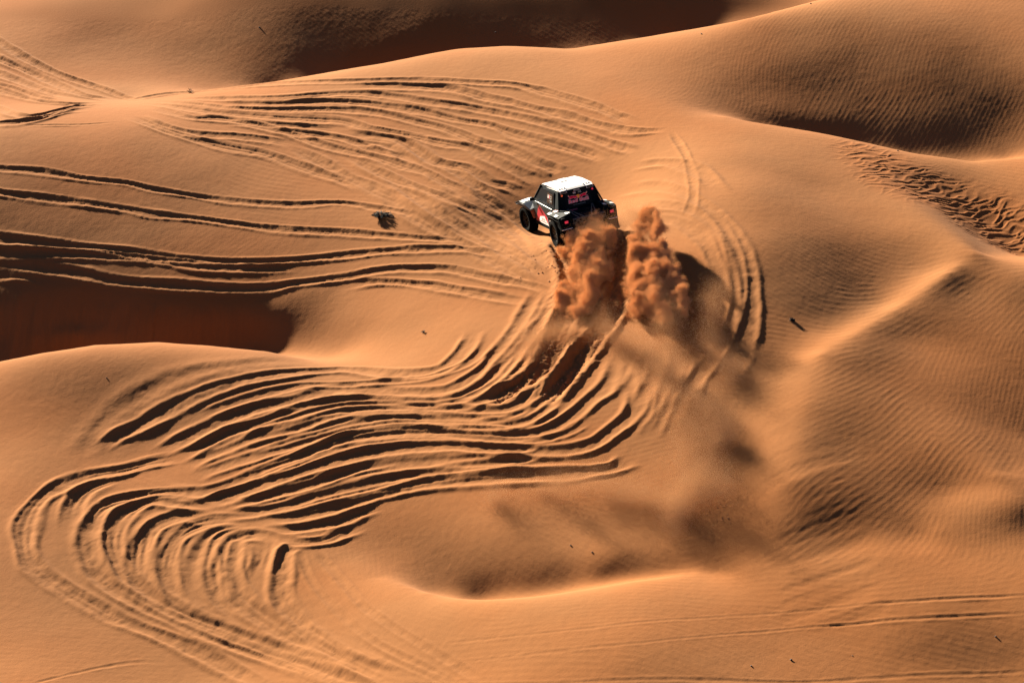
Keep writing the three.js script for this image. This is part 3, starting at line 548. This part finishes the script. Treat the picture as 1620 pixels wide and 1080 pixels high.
    c.font = 'bold 205px sans-serif'; c.lineWidth = 22; c.lineJoin = 'round'; c.strokeStyle = '#f2e6e6'; c.strokeText('Red Bull', 512, 668); c.fillStyle = '#e01046'; c.fillText('Red Bull', 512, 668);
    c.fillStyle = '#8d9ba0'; c.font = 'bold 42px sans-serif'; c.fillText('TOYOTA GAZOO RACING', 512, 800);
  });
  part('lettering', quad(V(-0.46, 1.868, 0.082), V(0.46, 1.868, 0.082), V(0.5, 1.24, 0.022), V(-0.5, 1.24, 0.022), new THREE.Vector3(0, 0.001, 0.006)), new THREE.MeshPhysicalMaterial({ map: lettering, roughness: 0.6, specularIntensity: 0.15 }), wall);
  for (const s of [-1, 1]) {
    const duct = part('roof_duct', slab([[0.34, 1.93, 0.12], [0.06, 1.9, 0.12], [0.04, 1.8, 0.13], [0.12, 1.78, 0.13]]).translate(s * 0.5, 0, 0), M.white, car);
    part('duct_opening', panel([V(-0.1, 1.885, 0.055), V(0.1, 1.885, 0.055), V(0.11, 1.81, 0.035), V(-0.11, 1.81, 0.035)], 0.006).translate(s * 0.5, 0, 0.006), new THREE.MeshStandardMaterial({ color: lin(0.035, 0.045, 0.04), roughness: 0.7 }), duct);
    const hi = part('high_lamp', new THREE.SphereGeometry(0.036, 14, 10).scale(1, 1, 0.5).translate(s * 0.58, 1.73, -0.06), s < 0 ? M.lampOrange : M.lampRed, car);
    part('lamp_hood', new THREE.TorusGeometry(0.045, 0.012, 6, 16).translate(s * 0.58, 1.73, -0.062), M.black, hi);
  }
  // doors, side windows, mirrors
  for (const s of [-1, 1]) {
    const X = (x) => s * x, skin = s < 0 ? 'left' : 'right';
    const doorFace = canvasTex(512, 384, (c, w, h) => {
      c.fillStyle = '#07161b'; c.fillRect(0, 0, w, h);
      c.beginPath(); c.moveTo(180, 0); c.lineTo(20, 384); c.lineTo(420, 384); c.lineTo(470, 250); c.closePath(); c.fillStyle = '#a80d2c'; c.fill();
      c.beginPath(); c.moveTo(120, 384); c.lineTo(180, 250); c.lineTo(330, 200); c.lineTo(450, 384); c.closePath(); c.fillStyle = '#f1ece9'; c.fill();
      c.fillStyle = '#30343a'; c.font = 'bold 78px sans-serif'; c.textAlign = 'center'; c.fillText('200', 285, 318); c.fillStyle = '#e01046'; c.fillRect(180, 336, 210, 18);
      c.fillStyle = '#e8e2e2'; c.fillRect(482, 60, 18, 324);
    });
    const d = part('door', panel([V(X(0.875), 1.2, 2.55), V(X(0.9), 0.56, 2.45), V(X(0.92), 0.54, 0.75), V(X(0.885), 1.2, 0.55)], 0.02), M.dark, car);
    const a = V(X(0.895), 1.19, 2.5), b = V(X(0.905), 1.19, 0.6), cc = V(X(0.937), 0.56, 0.78), dd = V(X(0.92), 0.57, 2.42);
    part('door_decal', s < 0 ? quad(a, b, cc, dd, new THREE.Vector3(-0.008, 0, 0)) : quad(b, a, dd, cc, new THREE.Vector3(0.008, 0, 0)), new THREE.MeshPhysicalMaterial({ map: doorFace, roughness: 0.4, clearcoat: 0.4 }), d);
    const win = part('side_window', panel([V(X(0.82), 1.26, 2.45), V(X(0.69), 1.78, 1.9), V(X(0.68), 1.8, 0.55), V(X(0.83), 1.26, 0.42)], 0.012), M.glass, car);
    const badge = canvasTex(256, 128, (c) => { c.fillStyle = '#05090c'; c.fillRect(0, 0, 256, 128); c.fillStyle = '#e6e6e6'; c.font = 'bold 58px sans-serif'; c.fillText('GR', 14, 66); c.fillStyle = '#c81e46'; c.fillRect(92, 20, 20, 50); c.fillStyle = '#9aa6a8'; c.font = 'bold 24px sans-serif'; ['TOYOTA', 'GAZOO', 'RACING'].forEach((t, i) => c.fillText(t, 124, 44 + i * 28)); });
    const wa = V(X(0.712), 1.72, 1.15), wb = V(X(0.712), 1.72, 0.62), wc = V(X(0.8), 1.38, 0.58), wd = V(X(0.8), 1.38, 1.15);
    part('window_badge', s < 0 ? quad(wa, wb, wc, wd, new THREE.Vector3(-0.02, 0.004, 0)) : quad(wb, wa, wd, wc, new THREE.Vector3(0.02, 0.004, 0)), new THREE.MeshPhysicalMaterial({ map: badge, roughness: 0.25, clearcoat: 0.6 }), win);
    part('window_bar', rod(V(X(0.84), 1.24, 2.4), V(X(0.885), 1.225, 0.5), 0.018), M.steel, car);
    part('pillar', rod(V(X(0.78), 1.25, 2.72), V(X(0.66), 1.86, 1.98), 0.035), M.dark, car);
    const mir = part('mirror', box(X(0.99), 1.36, 2.3, 0.16, 0.12, 0.08, 0.03), M.dark, car);
    part('mirror_arm', rod(V(X(0.84), 1.28, 2.34), V(X(0.97), 1.34, 2.3), 0.015), M.black, mir);
    // front wing: a winged arch over the wheel with a pointed tip
    const fw = part('front_fender', loft(
      [V(X(0.66), 1.0, 4.02), V(X(0.66), 1.06, 3.9), V(X(0.68), 1.2, 3.35), V(X(0.7), 1.2, 2.9), V(X(0.72), 1.02, 2.5), V(X(0.72), 0.96, 2.5), V(X(0.7), 1.13, 2.92), V(X(0.68), 1.13, 3.35), V(X(0.66), 1.0, 3.86)],
      [V(X(1.12), 0.98, 3.95), V(X(1.15), 1.03, 3.8), V(X(1.16), 1.16, 3.35), V(X(1.15), 1.15, 2.9), V(X(1.06), 0.95, 2.52), V(X(1.06), 0.9, 2.52), V(X(1.14), 1.09, 2.92), V(X(1.15), 1.1, 3.35), V(X(1.14), 0.97, 3.78)]), M.steel, car);
    part('fender_stripe', panel([V(X(0.76), 1.207, 3.3), V(X(1.08), 1.178, 3.3), V(X(1.08), 1.178, 2.96), V(X(0.76), 1.207, 2.96)], 0.006), M.white, fw);
    part('fender_tip', panel([V(X(0.7), 1.02, 4.06), V(X(1.14), 1.0, 4.0), V(X(1.14), 1.035, 3.82), V(X(0.7), 1.055, 3.92)], 0.012), M.black, fw);
    part('splash_guard', panel([V(X(0.78), 1.0, 2.62), V(X(1.04), 0.95, 2.6), V(X(0.98), 0.62, 2.5), V(X(0.84), 0.62, 2.5)], 0.012), M.orange, car);
    // rear arch with white stripes
    const rf = part('rear_fender', loft(
      [V(X(0.62), 1.06, 0.72), V(X(0.62), 1.26, 0.42), V(X(0.62), 1.3, -0.05), V(X(0.62), 1.26, -0.72), V(X(0.62), 0.72, -0.82), V(X(0.62), 0.72, -0.7), V(X(0.62), 1.05, -0.6), V(X(0.62), 1.12, 0.0), V(X(0.62), 1.06, 0.4)],
      [V(X(1.02), 0.9, 0.74), V(X(1.12), 1.13, 0.42), V(X(1.16), 1.17, -0.05), V(X(1.1), 1.13, -0.7), V(X(1.06), 0.7, -0.78), V(X(1.06), 0.7, -0.68), V(X(1.1), 1.0, -0.6), V(X(1.15), 1.08, 0.0), V(X(1.1), 1.04, 0.4)]), M.dark, car);
    const y = (x, f) => lerp(1.3, 1.17, (x - 0.62) / 0.54) + (f > -0.05 ? -(f + 0.05) * 0.09 : (f + 0.05) * 0.062);
    part('white_stripe', panel([V(X(0.64), y(0.64, 0.36) + 0.006, 0.36), V(X(0.76), y(0.76, 0.36) + 0.006, 0.36), V(X(0.76), y(0.76, -0.7) + 0.004, -0.7), V(X(0.64), y(0.64, -0.7) + 0.004, -0.7)], 0.007), M.white, rf);
    part('red_block', panel([V(X(0.82), y(0.82, 0.3) + 0.008, 0.3), V(X(0.94), y(0.94, 0.3) + 0.008, 0.3), V(X(0.94), y(0.94, -0.05) + 0.008, -0.05), V(X(0.82), y(0.82, -0.05) + 0.008, -0.05)], 0.007), M.red, rf);
    part('white_stripe', panel([V(X(1.0), y(1.0, 0.4) + 0.007, 0.4), V(X(1.12), y(1.12, 0.4) + 0.004, 0.4), V(X(1.1), y(1.12, -0.5) + 0.012, -0.5), V(X(1.0), y(1.0, -0.5) + 0.008, -0.5)], 0.007), M.white, rf);
    part('arch_edge', panel([V(X(1.0), 0.93, 0.72), V(X(1.03), 0.93, 0.72), V(X(1.06), 0.56, 0.62), V(X(0.98), 0.56, 0.62)], 0.012), M.white, rf);
    // tail: housing, lamp, mud flap
    const tail = part('tail_housing', box(X(0.86), 0.96, -0.78, 0.34, 0.34, 0.12, 0.04), M.black, car);
    part('tail_lamp', box(X(0.86), 0.98, -0.845, 0.13, 0.09, 0.03, 0.012), M.lampRed, tail);
    part('tail_bar', rod(V(X(0.68), 0.73, -0.85), V(X(1.06), 0.72, -0.82), 0.02), M.chrome, tail);
    part('mud_flap', panel([V(X(0.66), 0.7, -0.68), V(X(1.08), 0.7, -0.68), V(X(1.08), 0.3, -0.74), V(X(0.66), 0.3, -0.74)], 0.01), M.black, car);
    // rear window slot behind the cab
    part('slot_frame', rod(V(X(0.66), 1.86, 0.12), V(X(0.84), 1.24, -0.12), 0.03), M.dark, car);
    part('suspension_arm', rod(V(X(0.3), 0.55, 3.14), V(X(0.9), 0.47, 3.14), 0.035), M.black, car);
    part('suspension_arm', rod(V(X(0.3), 0.55, 0), V(X(0.9), 0.47, 0), 0.045), M.black, car);
    part('damper', rod(V(X(0.6), 0.5, 0.1), V(X(0.55), 1.05, 0.2), 0.04), M.tube, car);
  }
  // open tail: bulkhead, tubes, tread plate
  const bed = part('bulkhead', slab([[-0.28, 1.14, 0.6], [-0.34, 1.14, 0.6], [-0.42, 0.7, 0.62], [-0.36, 0.7, 0.62]]), M.black, car);
  const strip = canvasTex(256, 64, (c) => { c.fillStyle = '#0a0d10'; c.fillRect(0, 0, 256, 64); c.fillStyle = '#7d1530'; c.fillRect(8, 10, 240, 44); c.fillStyle = '#c9a0a6'; c.font = 'bold 34px sans-serif'; c.fillText('GR', 20, 44); c.fillRect(90, 40, 140, 6); });
  part('name_strip', quad(V(-0.5, 1.2, 0.0), V(-0.1, 1.2, 0.0), V(-0.1, 1.11, -0.05), V(-0.5, 1.11, -0.05), new THREE.Vector3(0, 0, 0.012)), new THREE.MeshStandardMaterial({ map: strip, roughness: 0.5 }), car);
  for (const [a, b] of [[V(0.1, 1.02, -0.84), V(0.44, 1.22, 0.0)], [V(0.3, 1.02, -0.84), V(0.48, 1.22, 0.0)], [V(-0.36, 1.02, -0.84), V(-0.5, 1.22, 0.0)], [V(-0.16, 1.02, -0.84), V(-0.46, 1.22, 0.0)], [V(-0.6, 1.02, -0.8), V(0.6, 1.02, -0.8)]]) part('brace_tube', rod(a, b, 0.02), M.tube, car);
  const tread = part('tread_plate', box(0, 0.92, -0.86, 1.24, 0.17, 0.03, 0.01), M.plate, car);
  for (let i = 0; i < 11; i++) for (let k = 0; k < 2; k++) if ((i + k) % 2) part('plate_hole', box(-0.55 + i * 0.11, 0.885 + k * 0.075, -0.878, 0.075, 0.05, 0.01, 0.004), M.black, tread);
  part('tow_hook', new THREE.TorusGeometry(0.05, 0.014, 8, 16).translate(0, 0.76, 0.86), M.red, car);
  part('rear_bumper', box(0, 0.72, -0.8, 1.1, 0.1, 0.08, 0.03), M.black, car);
  part('antenna', rod(V(-0.3, 1.93, 0.5), V(-0.3, 2.02, 0.5), 0.012), M.black, roof);
  // wheels
  const tyreGeo = (() => {
    const prof = [[0.27, -0.13], [0.34, -0.16], [0.42, -0.165], [0.455, -0.14], [0.462, 0], [0.455, 0.14], [0.42, 0.165], [0.34, 0.16], [0.27, 0.13]].map(([r, y]) => new THREE.Vector2(r, y));
    const g = [new THREE.LatheGeometry(prof, 48)];
    for (let k = 0; k < 40; k++) for (const s of [-1, 0, 1]) {
      const b = new THREE.BoxGeometry(0.055, s ? 0.085 : 0.09, 0.028).translate(0, s * 0.108, 0.466); b.rotateY((k + (s ? 0.5 : 0)) / 40 * 6.2831853); g.push(b);
    }
    return mergeGeometries(g.map((q) => { const n = q.toNonIndexed(); return n; })).rotateZ(Math.PI / 2);
  })();
  const rimGeo = (() => {
    const g = [new THREE.LatheGeometry([[0.05, 0.06], [0.12, 0.07], [0.2, 0.045], [0.25, 0.1], [0.275, 0.13], [0.275, -0.12], [0.0, -0.11]].map(([r, y]) => new THREE.Vector2(r, y)), 36).toNonIndexed()];
    for (let k = 0; k < 8; k++) g.push(new THREE.BoxGeometry(0.05, 0.04, 0.2).translate(0, 0.085, 0.16).rotateY(k / 8 * 6.2831853).toNonIndexed());
    return mergeGeometries(g).rotateZ(Math.PI / 2);
  })();
  for (const f of [0, 3.14]) for (const s of [-1, 1]) {
    const w = new THREE.Group(); w.name = 'wheel'; w.position.set(s * 0.97, 0.47, -f); if (f) w.rotation.y = 0.1; car.add(w);
    part('tyre', tyreGeo, M.rubber, w);
    const r = part('rim', rimGeo, M.rim, w); if (s > 0) r.rotation.y = Math.PI;
  }
}
car.applyMatrix4(CAR);
tag(car, 'dark green and white rally car with red lettering climbing the dune', 'car');

// ---------------------------------------------------------------- sand thrown up by the wheels: clouds of grains
const noise3 = (x, y, z, s) => (vnoise(x, y + z * 0.31, s) + vnoise(y, z + x * 0.37, s + 1) + vnoise(z, x + y * 0.29, s + 2)) * 0.6;
function over(px, py, lift) {                                          // the point that much above the sand on a line of sight
  const d = ray(px, py).normalize();
  for (let t = 85; t < 220; t += 0.08) { const x = P0.x + d.x * t, y = P0.y + d.y * t, z = P0.z + d.z * t; if (y - heightAt(x, z) < lift) return new THREE.Vector3(x, y, z); }
  return new THREE.Vector3(0, -50, 0);
}
const grainCluster = (n, spread, size) => {
  const pos = new Float32Array(n * 12), idx = [], t = [[1, 1, 1], [-1, -1, 1], [-1, 1, -1], [1, -1, -1]], q = new THREE.Quaternion(), v = new THREE.Vector3();
  for (let k = 0; k < n; k++) {
    q.set(gauss(), gauss(), gauss(), gauss()).normalize(); const s = size * (0.6 + 0.8 * rnd()), c = [gauss() * spread, gauss() * spread, gauss() * spread];
    t.forEach((p, i) => { v.set(...p).multiplyScalar(s * 0.6).applyQuaternion(q); pos[k * 12 + i * 3] = v.x + c[0]; pos[k * 12 + i * 3 + 1] = v.y + c[1]; pos[k * 12 + i * 3 + 2] = v.z + c[2]; });
    const o = k * 4; idx.push(o, o + 1, o + 2, o, o + 3, o + 1, o, o + 2, o + 3, o + 1, o + 3, o + 2);
  }
  const g = new THREE.BufferGeometry(); g.setAttribute('position', new THREE.BufferAttribute(pos, 3)); g.setIndex(idx); return g;
};
const dustMat = new THREE.MeshPhysicalMaterial({ color: lin(0.72, 0.45, 0.24), roughness: 1, specularIntensity: 0, transmission: 0.42, thickness: 0, side: THREE.DoubleSide });
const paleMat = new THREE.MeshPhysicalMaterial({ color: lin(0.62, 0.43, 0.26), roughness: 1, specularIntensity: 0, transmission: 0.45, thickness: 0, side: THREE.DoubleSide });
const fineGrain = grainCluster(140, 0.045, 0.005), hazeGrain = grainCluster(170, 0.2, 0.004);
// each plume is a set of jets [[px, py, lift, radius], ...]; grains scatter round them, folded and torn by turbulence
function dust(name, label, geo, mat, jets, density, freq, cut, warp) {
  const mats = [], q = new THREE.Quaternion(), e = new THREE.Euler(), one = new THREE.Vector3(), p = new THREE.Vector3();
  for (const [k, pts] of jets) {
    const w = pts.map(([px, py, lift, R]) => [over(px, py, lift), R]), c = new THREE.CatmullRomCurve3(w.map((a) => a[0]), false, 'centripetal'), L = c.getLength();
    const n = Math.round(density * k * L * 100);
    for (let i = 0; i < n; i++) {
      const t = rnd(), f = t * (w.length - 1), a = Math.min(w.length - 2, Math.floor(f)), R = lerp(w[a][1], w[a + 1][1], f - a), b = c.getPoint(t), tg = c.getTangent(t);
      p.set(b.x + gauss() * R * 0.5, b.y + gauss() * R * 0.5, b.z + gauss() * R * 0.5);
      const nx = noise3(p.x * freq, p.y * freq, p.z * freq, 101), ny = noise3(p.x * freq + 9, p.y * freq, p.z * freq, 111), nz = noise3(p.x * freq, p.y * freq + 5, p.z * freq, 121);
      p.x += warp * nx; p.y += warp * ny; p.z += warp * nz;
      const al = (p.x * tg.x + p.y * tg.y + p.z * tg.z) * 0.72, ax = p.x - tg.x * al, ay = p.y - tg.y * al, az = p.z - tg.z * al;      // torn into streaks along the throw
      const nn = noise3(ax * freq * 1.6, ay * freq * 1.6, az * freq * 1.6, 91) + 0.6 * noise3(ax * freq * 3.9, ay * freq * 3.9, az * freq * 3.9, 95);
      if (nn < cut + 1.0 * (rnd() - 0.5)) continue;
      const gy = heightAt(p.x, p.z); if (p.y < gy) p.y = gy + rnd() * 0.06;
      q.setFromEuler(e.set(rnd() * 6.28, rnd() * 6.28, rnd() * 6.28));
      const s = 0.7 + 0.6 * rnd();
      mats.push(new THREE.Matrix4().compose(p, q, one.set(s, s, s)));
    }
  }
  const m = new THREE.InstancedMesh(geo, mat, mats.length); mats.forEach((x, i) => m.setMatrixAt(i, x)); m.name = name;
  console.log(name, mats.length);
  return tag(m, label, null, null, 'stuff');
}
dust('sand_plume', 'thick orange plume of sand thrown up behind the left rear wheel', fineGrain, dustMat, [
  [0.8, [[902, 406, 0.12, 0.19], [908, 385, 0.45, 0.21], [918, 370, 0.66, 0.21], [938, 362, 0.76, 0.24], [960, 368, 0.74, 0.24], [974, 386, 0.64, 0.17]]],
  [1.3, [[932, 368, 0.72, 0.21], [930, 395, 0.6, 0.33], [920, 425, 0.42, 0.33], [908, 460, 0.25, 0.31], [890, 495, 0.1, 0.24]]],
  [0.7, [[955, 374, 0.72, 0.21], [950, 402, 0.58, 0.31], [944, 435, 0.42, 0.33], [932, 470, 0.22, 0.33], [915, 498, 0.08, 0.26]]],
], 16, 2.7, -0.05, 0.26);
dust('sand_plume', 'tall narrow plume of sand thrown up behind the right rear wheel', fineGrain, dustMat, [
  [0.7, [[1030, 330, 1.15, 0.09], [1020, 350, 0.98, 0.18], [1010, 380, 0.78, 0.24], [1004, 415, 0.56, 0.26], [1006, 455, 0.36, 0.28], [1012, 505, 0.12, 0.31]]],
  [0.7, [[1036, 336, 1.15, 0.09], [1040, 362, 0.98, 0.17], [1042, 392, 0.82, 0.21], [1052, 425, 0.66, 0.24], [1070, 455, 0.5, 0.24], [1084, 495, 0.28, 0.21]]],
  [0.8, [[1022, 400, 0.7, 0.24], [1030, 430, 0.6, 0.31], [1038, 465, 0.42, 0.35], [1050, 510, 0.16, 0.33]]],
], 16, 2.7, -0.05, 0.26);
dust('dust_haze', 'thin pale veil of dust drifting over the slope below the car', hazeGrain, paleMat, [
  [0.8, [[835, 555, 0.15, 0.35], [870, 532, 0.25, 0.4], [920, 520, 0.3, 0.45], [990, 540, 0.35, 0.5], [1060, 570, 0.4, 0.6]]],
  [0.7, [[1125, 440, 0.3, 0.3], [1132, 490, 0.3, 0.4], [1135, 540, 0.35, 0.45], [1158, 575, 0.4, 0.4], [1168, 605, 0.35, 0.3]]],
  [1.2, [[1040, 570, 0.4, 0.6], [1080, 620, 0.45, 0.8], [1105, 670, 0.45, 0.8], [1100, 730, 0.45, 0.7], [1090, 780, 0.4, 0.6], [1070, 825, 0.3, 0.45]]],
  [0.55, [[1150, 640, 0.4, 0.4], [1140, 700, 0.45, 0.45], [1130, 755, 0.45, 0.4], [1115, 805, 0.35, 0.4]]],
  [0.7, [[1080, 800, 0.35, 0.5], [1020, 785, 0.35, 0.55], [940, 772, 0.3, 0.5], [860, 780, 0.2, 0.4]]],
  [0.6, [[915, 385, 0.5, 0.3], [945, 375, 0.7, 0.35], [935, 420, 0.45, 0.45], [905, 480, 0.2, 0.4], [870, 520, 0.15, 0.4]]],
  [0.6, [[985, 350, 0.7, 0.2], [1010, 365, 0.85, 0.35], [1012, 430, 0.5, 0.45], [1040, 480, 0.4, 0.5], [1070, 540, 0.25, 0.5]]],
  [0.45, [[1060, 790, 0.4, 0.7], [1000, 775, 0.4, 0.8], [920, 765, 0.35, 0.8], [840, 775, 0.25, 0.7], [770, 785, 0.15, 0.5]]],
], 2.4, 1.5, -0.2, 0.4);
{ // single clumps of sand flung clear of the plumes
  const m = [], q = new THREE.Quaternion(), e = new THREE.Euler();
  for (const [px, py, lift, R, n] of [[930, 372, 0.75, 0.35, 150], [965, 372, 0.8, 0.3, 90], [1030, 340, 1.1, 0.22, 120], [1040, 385, 0.85, 0.35, 120], [1065, 450, 0.5, 0.4, 120], [905, 450, 0.3, 0.4, 110], [890, 490, 0.12, 0.35, 80], [1085, 500, 0.3, 0.3, 70]]) {
    const c = over(px, py, lift);
    for (let k = 0; k < n; k++) { const p = new THREE.Vector3(c.x + gauss() * R, c.y + gauss() * R * 0.7, c.z + gauss() * R); if (p.y < heightAt(p.x, p.z) + 0.02) continue; const r = 0.006 + 0.016 * Math.pow(rnd(), 3); m.push(new THREE.Matrix4().compose(p, q.setFromEuler(e.set(rnd() * 6, rnd() * 6, rnd() * 6)).clone(), new THREE.Vector3(r, r * (0.6 + 0.5 * rnd()), r))); }
  }
  const o = new THREE.InstancedMesh(new THREE.IcosahedronGeometry(1, 0), new THREE.MeshStandardMaterial({ color: lin(0.24, 0.1, 0.035), roughness: 1 }), m.length); m.forEach((x, i) => o.setMatrixAt(i, x)); o.name = 'flying_sand'; tag(o, 'loose clumps of sand flying around the two plumes', null, null, 'stuff');
}

// ---------------------------------------------------------------- dry plants
const twigMat = new THREE.MeshStandardMaterial({ color: lin(0.012, 0.011, 0.01), roughness: 0.9 }), leafMat = new THREE.MeshStandardMaterial({ color: lin(0.01, 0.014, 0.013), roughness: 0.85, side: THREE.DoubleSide });
const ground = (px, py) => { const p = over(px, py, 0.0); return new THREE.Vector3(p.x, heightAt(p.x, p.z), p.z); };
function shrub(name, label, category, px, py, W, H, n, leaves, lean = [0, 0]) {
  const o = new THREE.Group(), tw = [], lf = []; o.name = name; o.position.copy(ground(px, py));
  for (let k = 0; k < n; k++) {
    const a = rnd() * 6.2831853, s = Math.sqrt(rnd()), top = new THREE.Vector3(Math.cos(a) * W * s + lean[0], H * (1.05 - 0.75 * s * s) * (0.6 + 0.4 * rnd()), Math.sin(a) * W * 0.7 * s + lean[1]);
    const b = new THREE.Vector3(top.x * 0.25, -0.03, top.z * 0.25), m = b.clone().lerp(top, 0.5).add(new THREE.Vector3(gauss() * W * 0.07, H * 0.16, gauss() * W * 0.07));
    tw.push(new THREE.TubeGeometry(new THREE.CatmullRomCurve3([b, m, top]), 5, 0.004 + 0.004 * rnd(), 4));
    for (let i = 0; i < leaves; i++) { const p = m.clone().lerp(top, rnd() * 1.05), g = new THREE.PlaneGeometry(0.012, 0.05 + 0.05 * rnd()); g.rotateX(rnd() * 3); g.rotateY(rnd() * 6); g.translate(p.x + gauss() * 0.015, p.y + gauss() * 0.015, p.z + gauss() * 0.015); lf.push(g); }
  }
  part('twigs', mergeGeometries(tw), twigMat, o); if (lf.length) part('leaves', mergeGeometries(lf), leafMat, o);
  return tag(o, label, category);
}
shrub('desert_shrub', 'dark desert shrub half buried between the tracks left of the car', 'shrub', 602, 343, 0.46, 0.26, 110, 5, [0.06, 0.1]);
shrub('dry_plant', 'small dark dry plant alone on the slope right of the plume', 'plant', 1254, 508, 0.11, 0.1, 30, 4);
shrub('grass_tuft', 'thin tuft of dry grass on the crest at upper left', 'grass', 300, 147, 0.16, 0.24, 16, 0);
shrub('dry_twig', 'tiny dry twig in the smooth bowl beside the dark pit', 'twig', 670, 526, 0.1, 0.09, 12, 2);

// ---------------------------------------------------------------- loose stones and clods
const stoneMat = new THREE.MeshStandardMaterial({ color: lin(0.03, 0.018, 0.014), roughness: 0.9 });
const lump = (s) => { const g = mergeVertices(new THREE.IcosahedronGeometry(1, 1).deleteAttribute('uv').deleteAttribute('normal')), p = g.attributes.position; for (let i = 0; i < p.count; i++) { const k = 1 + 0.38 * (hash(i, s, 3) - 0.5); p.setXYZ(i, p.getX(i) * k, p.getY(i) * k * 0.7, p.getZ(i) * k); } g.computeVertexNormals(); return g; };
const lumps = [1, 2, 3, 4].map(lump);
for (const [px, py, r, label] of [
  [1252, 1045, 0.06, 'largest dark stone on the foreground sand between track and lower edge'], [1189, 1054, 0.045, 'dark stone left of the largest one on the foreground sand'], [1576, 1008, 0.05, 'dark stone near the right edge below the lower wheel track'],
  [903, 864, 0.045, 'dark stone on the rippled far side of the hollow, left of its pair'], [937, 876, 0.045, 'dark stone on the rippled far side of the hollow, right of its pair'], [168, 599, 0.04, 'lone dark stone on the smooth dune in front of the pit'],
  [784, 53, 0.06, 'dark stone high on the shaded far dune'], [410, 44, 0.06, 'stone on the shaded far dune near its lit left edge'], [1421, 239, 0.055, 'dark stone sitting on the sharp ridge at upper right'], [1283, 6, 0.06, 'dark stone on the skyline crest near the top edge'], [1110, 54, 0.055, 'dark stone on the crest line right of the summit'],
  [1349, 1039, 0.025, 'tiny stone right of the largest one on the foreground sand'],
]) { const m = new THREE.Mesh(lumps[(px * 7) % 4], stoneMat); m.name = 'stone'; const g = ground(px, py); m.position.copy(g); m.position.y += r * 0.25; m.scale.setScalar(r * 0.62); m.rotation.y = px; tag(m, label, 'stone', 'loose stones on the sand'); }
{ // clods tumbled out of the fresh ruts, and crumbs fallen along the foot of the right dune
  const sandClod = new THREE.MeshStandardMaterial({ color: lin(0.26, 0.11, 0.04), roughness: 1 }), m = [], q = new THREE.Quaternion(), e = new THREE.Euler();
  const drop = (x, z, r) => m.push(new THREE.Matrix4().compose(new THREE.Vector3(x, heightAt(x, z) + r * 0.2, z), q.setFromEuler(e.set(rnd() * 6, rnd() * 6, rnd() * 6)).clone(), new THREE.Vector3(r, r * 0.8, r)));
  for (let j = 0; j < GNZ; j++) for (let i = 0; i < GNX; i++) if (RAW[(j + RIM) * NX + i + RIM] > 0.25 && rnd() < 0.035) drop(GX0 + (i + rnd()) * GDX, GZ0 + (j + rnd()) * GDZ, 0.012 + 0.045 * Math.pow(rnd(), 3));
  for (let k = 0; k < 16; k++) { const p = ground(1146 + gauss() * 8 - k * 0.2, 812 + gauss() * 16); drop(p.x, p.z, 0.015 + 0.03 * rnd() * rnd()); }
  for (let k = 0; k < 60; k++) { const p = ground(875 + gauss() * 30, 418 + gauss() * 14); drop(p.x, p.z, 0.012 + 0.035 * rnd() * rnd()); }
  const o = new THREE.InstancedMesh(lumps[1], sandClod, m.length); m.forEach((x, i) => o.setMatrixAt(i, x)); o.name = 'sand_clods'; console.log('clods', m.length); tag(o, 'crumbled clods of sand in the freshly churned ruts', null, null, 'stuff');
}
renderer.render(scene, camera);
